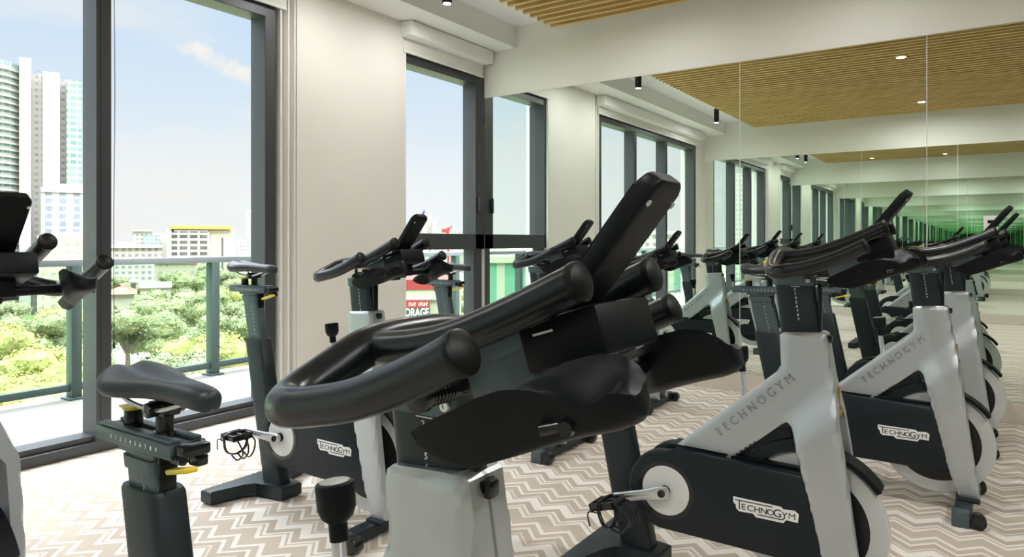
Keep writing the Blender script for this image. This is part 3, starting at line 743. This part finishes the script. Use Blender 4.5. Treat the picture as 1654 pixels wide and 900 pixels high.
    obox(bm, (.612, 0, HB + .064), u, (0, 1, 0), v, .048, .064, .026, .006); cyl(bm, (.615, -.14, HB + .012), (.615, .14, HB + .012), .011, 16); box(bm, .600, .630, -.03, .03, HB + .0, HB + .05, .004); finish(bm, 'console_box', M['black_plastic'], sm, angle=30)
    bm = bmesh.new(); obox(bm, (.592, -.0644, HB + .070), u, (0, 1, 0), v, .012, .0006, .0012); finish(bm, 'console_mark', M['mark'], sm, smooth=False)
    bm = bmesh.new()
    for k in range(7): cyl(bm, (.452, -.040 - k * .006, HB - .008), (.452, -.0445 - k * .006, HB - .008), .0135, 20, bev=.001)
    cyl(bm, (.452, -.03, HB - .008), (.452, -.086, HB - .008), .0115, 20); cyl(bm, (.452, -.083, HB - .008), (.452, -.100, HB - .008), .0165, 24, bev=.003)
    box(bm, .446, .458, -.094, -.086, HB - .006, HB + .026, .003); finish(bm, 'reach_knob', M['gloss_black'], sm)
    # tablet holder
    bm = bmesh.new(); a = math.radians(52); u = Vector((math.cos(a), 0, math.sin(a))); v = Vector((-math.sin(a), 0, math.cos(a)))
    b0 = Vector((.566, 0, HB + .058)); Lh = .215
    rings = []
    for k, (s, hw, ht) in enumerate(((0, .032, .0125), (.05, .034, .0125), (.16, .036, .012), (.200, .036, .0115), (.209, .031, .010), (.213, .026, .008))):
        rings.append([b0 + u * s + Vector((0, 1, 0)) * p + v * q for p, q in ringpts(hw, ht, 24, 7)])
    loft(bm, rings); th = finish(bm, 'tablet_holder', M['black_plastic'], t, angle=40); P['tablet_holder'] = th
    for s in (-1, 1):
        bm = bmesh.new(); c = b0 + u * .188 + Vector((0, s * .030, 0)) - v * .0112; cyl(bm, c, c - v * .0016, .0036, 14); finish(bm, 'screw', M['alu'], th)
    bm = bmesh.new(); c = b0 + u * .125 + v * .0118; obox(bm, c, u, (0, 1, 0), v, .07, .033, .0008, .0005); finish(bm, 'screen_rest', M['gloss_black'], th, smooth=False)
    # elbow pads with cup
    def interp(T, x):
        for (x0, y0), (x1, y1) in zip(T, T[1:]):
            if x <= x1: t_ = max(0, (x - x0) / (x1 - x0)); t_ = t_ * t_ * (3 - 2 * t_) * .5 + t_ * .5; return y0 + (y1 - y0) * t_
        return T[-1][1]
    OUT = [(0, -.024), (.008, -.020), (.05, -.013), (.09, -.006), (.115, -.0045), (.14, -.009), (.165, -.020), (.186, -.035), (.200, -.032), (.214, -.027), (.226, -.033)]
    INN = [(0, -.032), (.07, -.020), (.12, -.004), (.15, .004), (.18, .004), (.200, -.001), (.215, -.011), (.226, -.027)]
    BOT = [(0, -.036), (.010, -.046), (.035, -.060), (.055, -.066), (.10, -.064), (.17, -.060), (.205, -.060), (.218, -.058), (.226, -.053)]
    WID = [(0, .006), (.04, .010), (.085, .016), (.12, .050), (.16, .064), (.195, .066), (.212, .061), (.222, .048), (.226, .034)]
    def axis(s): return Vector((.503 + s * .952, 0, HB + .003 + s * .305))
    for sgn in (-1, 1):
        bm = bmesh.new(); rings = []; ss = [0, .004, .012, .025, .04, .055, .07, .085, .1, .112, .124, .136, .148, .16, .172, .184, .194, .203, .211, .218, .223, .226]
        for s in ss:
            o_, i_, b_, wd = interp(OUT, s), interp(INN, s), interp(BOT, s), interp(WID, s); c = axis(s); yo = .170 - (0 if s < .19 else (s - .19) ** 2 * 14); ring = []
            top = []
            m = 9
            for k in range(m):
                q = k / (m - 1); sm_ = q * q * (3 - 2 * q); zt = o_ + (i_ - o_) * sm_ - .010 * math.sin(PI * q) * min(1, max(0, (s - .09) / .04)) * (1 if s < .21 else .4)
                top.append((yo - q * wd, zt))
            bot = []
            for k in range(m):
                q = k / (m - 1); bot.append((yo - .004 - (1 - q) * (wd - .008 if wd > .02 else wd * .6), b_ + .010 * (abs(2 * q - 1) ** 3)))
            for y_, z_ in top + bot: ring.append((c.x - z_ * .30, sgn * y_, c.z + z_ * .95))
            rings.append(ring)
        loft(bm, rings); pd = finish(bm, 'elbow_pad', M['black_plastic'], t, angle=48); P['pad%d' % sgn] = pd
        bm = bmesh.new(); c = axis(.172); y0, y1 = sorted((sgn * .163, sgn * .171)); cyl(bm, (c.x + .012, y0, c.z - .046), (c.x + .012, y1, c.z - .046), .0065, 14); cyl(bm, (c.x - .012, y0, c.z - .050), (c.x + .004, y1, c.z - .046), .005, 12)
        finish(bm, 'pad_clip', M['gloss_black'], pd)
    return t, P

bike, PARTS = build_bike()

SEAT_GROUP = ('seat_post', 'seat_slide', 'saddle'); BAR_GROUP = ('handlebar_post', 'handlebar', 'stem', 'tablet_holder', 'elbow_pad')
def base_name(o): return o.name.split('.')[0]
def copy_tree(o, parent=None):
    c = o.copy(); C.objects.link(c)
    if parent: c.parent = parent
    for ch in list(o.children): copy_tree(ch, c)
    return c
def pose(b, seat=0.0, slide=0.0, bar=0.0, crank=180.0):
    for ch in b.children:
        n = base_name(ch)
        if n in SEAT_GROUP: ch.location = (-.208 * seat + (slide if n == 'saddle' else 0), 0, seat)
        if n in BAR_GROUP: ch.location = (-.128 * bar, 0, bar)
        if n == 'crank': ch.rotation_euler = (0, math.radians(crank if ch.location.y < 0 else crank + 180), 0)
GROUP = 'spin bikes in two rows'
BIKES = [  # x, y of crank axle, yaw, seat, slide, bar height, crank angle, label
    (.660, .960, 0, 0, .020, 0, 140, 'spin bike closest to the camera, its handlebar filling the centre of the picture'),
    (2.235, .861, 0, .05, 0, .075, 164, 'silver framed spin bike at right front whose white crank disc and logo plate show whole'),
    (3.43, .60, 0, .115, -.02, .090, 200, 'front row spin bike standing between the right front one and the mirror'),
    (4.50, .545, 0, .055, 0, .080, 150, 'front row spin bike standing closest to the mirror wall'),
    (.635, 2.419, 0, .06, 0, .035, 90, 'spin bike cut off by the left picture edge, before the city towers'),
    (1.930, 2.419, 1, .135, -.05, .030, 180, 'spin bike standing in front of the beige pier between the windows'),
    (3.165, 2.36, 0, .105, 0, .040, 90, 'back row spin bike before the corner window, its lower half hidden behind the big handlebar'),
    (4.37, 2.345, 0, .08, 0, .00, 30, 'back row spin bike standing closest to the mirror wall, mostly hidden'),
]
for i, (x, y, yaw, seat, slide, bar, cr, lab) in enumerate(BIKES):
    b = bike if i == 0 else copy_tree(bike)
    b.location = (x, y, 0); b.rotation_euler = (0, 0, -PI / 2 + math.radians(yaw))
    b['label'] = lab; b['category'] = 'exercise bike'; b['group'] = GROUP
    BIKES[i] = b
for b, v in zip(BIKES, ((0, -.012, -.002, 140), (.05, 0, .075, 164), (.115, -.02, .074, 200), (.055, 0, .080, 150), (.06, 0, .035, 90), (.135, -.05, .030, 180), (.105, 0, .040, 90), (.08, 0, .00, 30))):
    pose(b, v[0], v[1], v[2], v[3])

for i, dz in ((1, .075), (2, .074)):                                       # yellow reach lever at the left rear of the handlebar stem
    bm = bmesh.new(); obox(bm, (.262, .205, .940 + dz + .010), (.90, .30, .30), (-.32, .95, 0), (-.29, -.1, .95), .022, .016, .014, .004); obox(bm, (.310, .205, .940 + dz + .026), (.90, .0, .43), (0, 1, 0), (-.43, 0, .90), .045, .006, .005, .002)
    tag(finish(bm, 'reach_lever', M['yellow'], BIKES[i]), 'yellow lever behind the handlebar')

# ================================================================== the city outside
GZ = -17.0
def beta(u): return TH - math.atan2(u - 827, FPX)
def at(u, r, z=GZ): b = beta(u); return Vector((r * math.cos(b), r * math.sin(b), z))
def zof(v, u, r): return CAMH - (v - HZ) * r * math.cos(math.atan2(u - 827, FPX)) / FPX
def ground_mat():
    m = mat('city_ground', (.3, .3, .2), .9); t = m.node_tree; b = t.nodes['Principled BSDF']
    co = N(t, 'ShaderNodeTexCoord'); n = N(t, 'ShaderNodeTexNoise'); n.inputs['Scale'].default_value = .035; n.inputs['Detail'].default_value = 8
    t.links.new(co.outputs['Object'], n.inputs['Vector']); r = N(t, 'ShaderNodeValToRGB'); e = r.color_ramp.elements
    e[0].position = .36; e[0].color = (.10, .17, .05, 1); e[1].position = .50; e[1].color = (.17, .22, .08, 1)
    for p, c in ((.56, (.40, .37, .32)), (.66, (.46, .43, .38))): x = e.new(p); x.color = (*c, 1)
    t.links.new(n.outputs['Fac'], r.inputs[0]); t.links.new(r.outputs[0], b.inputs['Base Color']); return m
bm = bmesh.new(); bmesh.ops.create_grid(bm, x_segments=4, y_segments=4, size=1500); bmesh.ops.translate(bm, verts=bm.verts[:], vec=(0, 0, GZ))
tag(finish(bm, 'ground', ground_mat(), smooth=False), kind='structure')

PAL = dict(cream=(0.341, 0.310, 0.267), white=(0.384, 0.378, 0.360), beige=(0.310, 0.273, 0.223))
F_glass = facade_mat('curtain_wall_green', (0.310, 0.329, 0.304), (0.099, 0.186, 0.167), 1.7, 1.62, .80, .62, (0.205, 0.298, 0.273))
F_bal = facade_mat('balcony_facade', (0.347, 0.335, 0.310), (0.186, 0.192, 0.192), 1.4, 1.62, .55, .45, (0.273, 0.267, 0.254))
F_win = facade_mat('window_facade', (0.372, 0.360, 0.335), (0.136, 0.174, 0.211), 2.7, 1.75, .48, .66, (0.186, 0.223, 0.254))
F_park = facade_mat('parking_facade', (0.353, 0.322, 0.279), (0.046, 0.046, 0.043), 3.9, 2.45, .76, .60, (0.099, 0.096, 0.087))
F_low = facade_mat('low_facade', (0.372, 0.353, 0.316), (0.136, 0.155, 0.149), 1.9, 1.9, .55, .5, (0.223, 0.236, 0.223))
F_cream = facade_mat('cream_facade', (0.360, 0.310, 0.248), (0.223, 0.205, 0.174), 2.2, 2.2, .45, .5)
F_teal = facade_mat('teal_facade', (0.341, 0.322, 0.260), (0.087, 0.211, 0.149), 3.4, 14.0, .72, .93, (0.124, 0.260, 0.186))
M['white_wall'] = mat('white_render', (0.409, 0.397, 0.372), .8); M['cream_wall'] = mat('cream_render', (0.360, 0.316, 0.260), .8)
M['yellow_roof'] = mat('yellow_roof', (0.409, 0.310, 0.062), .7); M['red_roof'] = mat('terracotta_roof', (0.298, 0.124, 0.074), .8, var=(.6, .15))
M['red_sign'] = mat('red_sign', (.26, .02, .02), .6); M['grey_sign'] = mat('dark_grey_sign', (0.062, 0.062, 0.062), .5)

UM = {}
def building(label, cat, u0, u1, r, group=None, name='apartment_building'):
    um = (u0 + u1) / 2; p = at(um, r); t = empty(name, p, beta(um) - PI / 2); tag(t, label, cat, group)
    UM[t.name] = (um, r); return t
def block(t, name, u0, u1, vtop, m, depth=14, dy=0.0, vbot=None, smooth=False, shift=0.0):
    um, r = UM[t.name]; x0, x1 = [r * math.tan(beta(um) - beta(u)) for u in (u0, u1)]
    z1 = zof(vtop, (u0 + u1) / 2, r) - GZ; z0 = 0 if vbot is None else zof(vbot, (u0 + u1) / 2, r) - GZ
    bm = bmesh.new(); box(bm, x0, x1, dy, dy + depth, z0, z1); return finish(bm, name, m, t, smooth=smooth)
T = building('tall white and green glass condominium tower at far left', 'building', -60, 131, 210)
um, r = UM[T.name]
bm = bmesh.new(); x0, x1 = [r * math.tan(beta(um) - beta(u)) for u in (-60, 40)]; zt = zof(101, 0, r) - GZ
arc = [((x0 + (x1 - x0) * k / 14), -6 * math.sin(PI * k / 14) + 2) for k in range(15)] + [(x1, 18), (x0, 18)]
prism(bm, arc, 0, zt, 0, 'xy'); finish(bm, 'glass_wing', F_glass, T, smooth=False)
for k in range(60):
    z = 6 + k * 1.62
    if z > zt - 1: break
    bm = bmesh.new(); prism(bm, [(a, b - .8) if i < 15 else (a, b) for i, (a, b) in enumerate(arc)], z, z + .34, 0, 'xy'); finish(bm, 'floor_slab', M['white_wall'], T, smooth=False)
block(T, 'white_fin', 31, 50, 97, M['white_wall'], 18, -2.5); block(T, 'balcony_stack', 44, 74, 120, F_bal, 16, 1)
block(T, 'white_slab', 69, 96, 119, M['white_wall'], 16, -2); block(T, 'recess', 95, 108, 126, F_bal, 16, 2); block(T, 'glass_bay', 107, 131, 130, F_glass, 16, -1)
block(T, 'roof_plant', 57, 66, 112, F_bal, 6, 5)
for u in (60, 63): block(T, 'antenna', u, u + .6, 106, M['railing'], .4, 6)
T2 = building('white mid rise block with three columns of dark windows below the tower', 'building', 66, 134, 190)
block(T2, 'wall', 66, 134, 308, F_win, 14); block(T2, 'parapet', 66, 134, 303, M['white_wall'], 14, -.4, vbot=311); block(T2, 'roof_box', 97, 134, 296, M['cream_wall'], 9, 3)
T3 = building('low beige building at the foot of the towers at far left', 'building', 40, 136, 175)
block(T3, 'wall', 60, 136, 381, F_cream, 12); block(T3, 'upper_storey', 92, 130, 374, M['cream_wall'], 8, 2)
B1 = building('pale parking block with dark openings and a yellow roof edge', 'building', 274, 378, 330)
block(B1, 'open_decks', 276, 338, 374, F_park, 30, -1); block(B1, 'plain_wing', 337, 378, 372, M['cream_wall'], 30)
block(B1, 'roof_band', 274, 374, 365, M['yellow_roof'], 32, -2, vbot=370.5); block(B1, 'stair_slot', 358, 360.5, 384, M['grey_sign'], 1, -.4); block(B1, 'corner_pier', 270, 277, 369, M['white_wall'], 30, -1.5)
B2 = building('white low block with greenish windows left of the yellow roofed one', 'building', 212, 275, 360)
block(B2, 'wall', 214, 246, 373, F_low, 20); block(B2, 'side_wing', 244, 275, 377, M['white_wall'], 20, 2); block(B2, 'centre_bay', 232, 258, 380, F_glass, 20, -2); block(B2, 'roof_edge', 213, 247, 371.5, M['white_wall'], 20, -1, vbot=374)
B3 = building('slim grey distant tower beside the window jamb', 'building', 396, 412, 500)
block(B3, 'shaft', 397, 412, 343, F_low, 20); block(B3, 'crown', 399, 409, 338, M['white_wall'], 12, 4)
B4 = building('long pale low building behind the balcony rail', 'building', 180, 280, 260)
block(B4, 'wall', 178, 262, 399, F_low, 20); block(B4, 'roof_slab', 178, 262, 397, M['white_wall'], 20, -1, vbot=400.5); block(B4, 'annex', 186, 220, 392, M['white_wall'], 10, 5)
B5 = building('low peach building under the handrail at mid left', 'building', 250, 320, 230)
block(B5, 'wall', 250, 318, 425, F_cream, 14); block(B5, 'roof', 249, 319, 422, M['red_roof'], 15, -.5, vbot=426)
B6 = building('small distant rooftops right of the yellow roofed block', 'building', 376, 400, 420)
block(B6, 'wall', 378, 402, 392, F_low, 20); block(B6, 'step', 384, 394, 387, M['white_wall'], 12, 2)
H = building('small house with terracotta roof among the trees', 'house', 184, 226, 150, name='house')
block(H, 'wall', 176, 218, 475, M['cream_wall'], 12)
um, r = UM[H.name]; x0, x1 = [r * math.tan(beta(um) - beta(u)) for u in (172, 222)]; z0 = zof(475, 197, r) - GZ; z1 = zof(462, 197, r) - GZ
bm = bmesh.new(); loft(bm, [[(x0, -1, z0), (x1, -1, z0), (x1, 13, z0), (x0, 13, z0)], [(x0 + 3, 5.5, z1), (x1 - 3, 5.5, z1), (x1 - 3, 6.5, z1), (x0 + 3, 6.5, z1)]]); finish(bm, 'roof', M['red_roof'], H, smooth=False)
H2 = building('cream bell tower beside the terracotta roofed house', 'tower', 208, 222, 170, name='bell_tower')
block(H2, 'shaft', 211, 221, 455, M['cream_wall'], 4); block(H2, 'cap', 210, 222, 452, M['white_wall'], 5, -.4, vbot=456)
bm = bmesh.new(); um, r = 216, 160; box(bm, -.5, .5, -.08, .3, zof(467, 216, 170) - GZ, zof(459, 216, 170) - GZ); finish(bm, 'opening', M['grey_sign'], H2, smooth=False)
H3 = building('flat white roofed house right of the bell tower', 'house', 224, 300, 170, name='house')
block(H3, 'wall', 226, 276, 464, M['cream_wall'], 14); block(H3, 'roof_slab', 224, 278, 461, M['white_wall'], 15, -.6, vbot=465)
# storage building seen through the corner window
S = building('red and cream storage building with a sign, seen through the corner window', 'building', 600, 745, 62, name='storage_building')
block(S, 'wall', 600, 745, 462, M['cream_wall'], 10); block(S, 'red_band', 600, 741, 452, M['red_sign'], 10.2, -.1, vbot=468); block(S, 'ledge', 600, 741, 480, M['white_wall'], 10, -.35, vbot=484)
um, r = UM[S.name]; xa, xb = [r * math.tan(beta(um) - beta(u)) for u in (640, 694)]
zz = lambda v: zof(v, 670, r) - GZ
bm = bmesh.new(); box(bm, xa, xb, -.75, -.55, zz(511), zz(497)); sg = finish(bm, 'sign_board', M['grey_sign'], S, smooth=False)
bm = bmesh.new(); box(bm, xa, xb, -.78, -.55, zz(496.6), zz(484.5)); finish(bm, 'sign_top', M['red_sign'], S, smooth=False)
bm = bmesh.new(); text_bm(bm, 'STORAGE', .98, Matrix(((1, 0, 0, (xa + xb) / 2), (0, 0, -1, -.76), (0, 1, 0, (zz(511) + zz(497)) / 2), (0, 0, 0, 1))), extr=.02, bold=.012, sx=.64); finish(bm, 'lettering', M['mark'], sg, smooth=False)
bm = bmesh.new(); random.seed(3)
for k in range(15):                                                       # unreadable small white lettering on the red board: short strokes
    x = xa + .25 + k * .17
    if k in (4, 9): continue
    box(bm, x, x + .05, -.80, -.78, zz(493.5), zz(488)); box(bm, x, x + .11, -.80, -.78, zz(490.6) + (k % 3 - 1) * .1, zz(490.6) + .06 + (k % 3 - 1) * .1)
finish(bm, 'small_lettering', M['mark'], sg, smooth=False)
# flag, crane and skyline beyond
F = empty('flag', at(681, 110, zof(386, 681, 110)), beta(681) - PI / 2); tag(F, 'striped flag on a pole on the skyline above the corner window sill', 'flag')
bm = bmesh.new(); cyl(bm, (.55, 0, -12), (.55, 0, 4.9), .06, 8); finish(bm, 'pole', M['alu'], F)
bm = bmesh.new(); g = []
for i in range(9):
    for j in range(9):
        u_, v_ = i / 8, j / 8; g.append(bm.verts.new((.5 - u_ * 1.25, .12 * math.sin(u_ * 5), 4.7 - v_ * 1.25 - u_ * 1.9)))
for i in range(8):
    for j in range(8):
        f = bm.faces.new((g[i * 9 + j], g[(i + 1) * 9 + j], g[(i + 1) * 9 + j + 1], g[i * 9 + j + 1])); f.material_index = 2 if (i < 4 and j < 4) else j % 2
finish(bm, 'cloth', None, F, mats=[mat('flag_red', (.5, .04, .05)), mat('flag_white', (.6, .58, .56)), mat('flag_blue', (.03, .04, .12))])
SK = building('pale skyscrapers far off behind the flag', 'building', 684, 708, 700)
block(SK, 'shaft', 684, 690, 355, F_bal, 20); block(SK, 'second_shaft', 692, 697, 349, F_bal, 20, 6); block(SK, 'third_shaft', 699, 705, 356, F_bal, 20, 3)
SK2 = building('row of low rooftops on the far skyline through the corner window', 'building', 700, 770, 400)
block(SK2, 'wall', 700, 742, 373, F_low, 20); block(SK2, 'step', 738, 772, 378, F_cream, 20, 4)
CR = empty('tower_crane', at(724, 300, GZ), beta(724) - PI / 2); tag(CR, 'red tower crane on the far skyline', 'crane')
h = zof(371, 724, 300) - GZ
bm = bmesh.new(); box(bm, -.5, .5, -.5, .5, 0, h + 1); finish(bm, 'mast', M['red_sign'], CR, smooth=False)
bm = bmesh.new(); obox(bm, (.4, 0, h), (.6, 0, .8), (0, 1, 0), (-.8, 0, .6), 2.0, .25, .25); obox(bm, (-1.6, 0, h - .5), (1, 0, 0), (0, 1, 0), (0, 0, 1), 1.2, .7, .8); finish(bm, 'jib', M['red_sign'], CR, smooth=False)
# blocks that only the mirrors show
R1 = building('tall beige block seen only in the mirrors, left one of a pair', 'building', 1158, 1183, 230)
block(R1, 'wall', 1158, 1183, 278, F_bal, 16); block(R1, 'crown', 1161, 1180, 274, M['cream_wall'], 10, 3)
R2 = building('tall white block with window columns seen only in the mirrors', 'building', 1190, 1214, 230)
block(R2, 'wall', 1190, 1214, 280, F_win, 16); block(R2, 'crown', 1193, 1210, 276, M['white_wall'], 10, 3)
def azim(label, cat, deg, r, w_, h_, m, m2, name='apartment_building'):
    a = math.radians(deg); t = empty(name, (r * math.cos(a), r * math.sin(a), GZ), a - PI / 2); tag(t, label, cat)
    bm = bmesh.new(); box(bm, -w_ / 2, w_ / 2, 0, 14, 0, h_); finish(bm, 'wall', m, t, smooth=False)
    bm = bmesh.new(); box(bm, -w_ / 2 - .3, w_ / 2 + .3, -.3, 14.3, h_, h_ + .8); finish(bm, 'roof_slab', m2, t, smooth=False)
azim('green glazed building with cream piers mirrored beside the corner window', 'building', 145, 75, 34, 15.5, F_teal, M['cream_wall'])
azim('low cream block mirrored beyond the window bank', 'building', 158, 180, 40, 20, F_low, M['white_wall'])

# trees ---------------------------------------------------------------------
def leaf_mat(name, c):
    m = mat(name, c, .7, spec=.2); t = m.node_tree; b = t.nodes['Principled BSDF']
    co = N(t, 'ShaderNodeTexCoord'); n = N(t, 'ShaderNodeTexNoise'); n.inputs['Scale'].default_value = .9; n.inputs['Detail'].default_value = 6
    t.links.new(co.outputs['Object'], n.inputs['Vector']); r = N(t, 'ShaderNodeValToRGB'); e = r.color_ramp.elements
    e[0].position = .32; e[0].color = (*[k * .70 for k in c], 1); e[1].position = .70; e[1].color = (min(1, c[0] * 1.45), min(1, c[1] * 1.3), c[2] * 1.2, 1)
    t.links.new(n.outputs['Fac'], r.inputs[0]); t.links.new(r.outputs[0], b.inputs['Base Color']); return m
LEAF = [leaf_mat('leaf_green', (.205, .235, .125)), leaf_mat('leaf_yellow_green', (.30, .315, .11)), leaf_mat('leaf_olive', (.23, .25, .15))]
M['bark'] = mat('bark', (.16, .12, .09), .9)
def crown_mesh(seed, rad, hgt, n):
    rnd = random.Random(seed); bm = bmesh.new()
    blobs = []
    for k in range(13):
        a = rnd.uniform(0, 2 * PI); d = rad * .72 * math.sqrt(rnd.random()); z = hgt * (.42 + .42 * rnd.random() * (1 - (d / rad) ** 2 * .5)); blobs.append((Vector((d * math.cos(a), d * math.sin(a), z)), rad * rnd.uniform(.28, .46)))
    for c, rr in blobs:                                                    # dense core
        m4 = Matrix.Translation(c) @ Matrix.Diagonal((rr * .86, rr * .86, rr * .62, 1)); r_ = bmesh.ops.create_icosphere(bm, subdivisions=2, radius=1, matrix=m4)
        for v in r_['verts']: v.co += (v.co - c).normalized() * rr * .25 * (noise.noise(v.co * 1.3))
    for k in range(n):
        c, rr = blobs[k % 13]; d = Vector((rnd.gauss(0, 1), rnd.gauss(0, 1), rnd.gauss(.25, 1))).normalized()
        p = c + Vector((d.x * rr, d.y * rr, d.z * rr * .75)) * rnd.uniform(.82, 1.10); s = rnd.uniform(.09, .20)
        a = (d + Vector((rnd.uniform(-.7, .7), rnd.uniform(-.7, .7), rnd.uniform(-.5, .7)))).normalized(); t1 = a.orthogonal().normalized(); t1 = Matrix.Rotation(rnd.uniform(0, 6.28), 3, a) @ t1; t2 = a.cross(t1)
        bm.faces.new([bm.verts.new(p + t1 * s * i + t2 * s * .55 * j) for i, j in ((-1, 0), (0, -1), (1, 0), (0, 1))])
    return bm
def tree(proto, name_label, p, s, rz, m):
    pass
PROTO = []
for k, (seed, rad, hgt) in enumerate(((11, 5.2, 9.5), (23, 6.0, 9.0), (37, 4.4, 10.5))):
    t = empty('broadleaf_tree', (0, 0, 0)); bm = crown_mesh(seed, rad, hgt, 6500); finish(bm, 'crown', LEAF[k], t, smooth=False)
    bm = bmesh.new(); tube(bm, [(0, 0, -.3), (.1, 0, hgt * .25), (0, .1, hgt * .5)], lambda q: .34 - .18 * q, 10)
    for a in (0, 2.1, 4.2): tube(bm, [(0, 0, hgt * .32), (math.cos(a) * 1.2, math.sin(a) * 1.2, hgt * .5), (math.cos(a) * 2.2, math.sin(a) * 2.2, hgt * .62)], lambda q: .16 - .09 * q, 8)
    finish(bm, 'trunk', M['bark'], t); PROTO.append(t)
KIND = ['rounded mid green tree below the balcony', 'broad yellow green tree below the balcony', 'tall olive green tree below the balcony']
TREES = [  # u, r, kind, scale
    (20, 62, 1, 1.0), (75, 66, 1, 1.05), (118, 58, 0, .8), (-20, 70, 1, 1.1), (55, 88, 0, 1.0), (108, 92, 1, 1.0), (10, 100, 2, 1.0),
    (205, 70, 0, 1.15), (250, 66, 0, 1.15), (300, 62, 2, 1.0), (345, 72, 1, 1.1), (388, 66, 0, 1.1), (325, 88, 0, 1.2), (270, 92, 0, 1.1), (372, 95, 1, 1.15), (222, 104, 0, 1.0), (410, 84, 2, 1.1),
    (315, 118, 0, 1.25), (355, 122, 2, 1.2), (398, 118, 0, 1.2), (190, 128, 2, .9), (285, 138, 0, 1.15), (250, 185, 2, 1.1), (330, 160, 0, 1.3), (380, 165, 2, 1.3), (300, 195, 0, 1.3), (205, 200, 0, 1.2), (175, 88, 1, .9), (150, 120, 0, 1.2),
    (720, 75, 0, 1.0), (690, 95, 1, 1.1), (755, 90, 0, 1.2), (730, 120, 2, 1.1),
    (-140, 80, 0, 1.1), (-260, 90, 1, 1.1), (-80, 110, 2, 1.1)]
TREES += [('a', d, r, k, s) for d, r, k, s in ((150, 62, 0, 1.1), (156, 70, 1, 1.1), (163, 64, 0, 1.2), (168, 80, 2, 1.1), (12, 70, 0, 1.1), (18, 85, 1, 1.1), (24, 75, 0, 1.1), (135, 70, 2, 1.0), (30, 95, 0, 1.0))]
used = set(); SPOTS = [(F.location.x, F.location.y, 2)] + [(82 * math.cos(math.radians(a_)), 82 * math.sin(math.radians(a_)), 11) for a_ in (136, 141, 145, 149, 154)]
for o in list(C.objects):
    if o.name in UM:
        hw = max(abs(v[0]) for ch in o.children for v in ch.bound_box)
        for f_ in ((0,) if hw < 12 else (-.66, -.33, 0, .33, .66)):
            p = o.location + Matrix.Rotation(o.rotation_euler.z, 3, 'Z') @ Vector((f_ * hw, 7, 0)); SPOTS.append((p.x, p.y, min(hw, 12) + 4))
RAD = (5.9, 6.8, 5.1)
for i, q in enumerate(TREES):
    k, s = (q[3], q[4]) if q[0] == 'a' else (q[2], q[3])
    a = math.radians(q[1]) if q[0] == 'a' else beta(q[0]); r = q[2] if q[0] == 'a' else q[1]
    while any(math.hypot(r * math.cos(a) - x, r * math.sin(a) - y) < RAD[k] * s + rr for x, y, rr in SPOTS): r += 1.5
    if r > 260: continue
    p = Vector((r * math.cos(a), r * math.sin(a), GZ)); SPOTS.append((p.x, p.y, RAD[k] * s))
    t = PROTO[k] if k not in used else copy_tree(PROTO[k]); used.add(k)
    t.location = p; t.scale = (s, s, s); t.rotation_euler = (0, 0, i * 1.7)
    tag(t, KIND[k], 'tree', 'trees below the balcony, ' + ('rounded', 'broad', 'tall')[k])
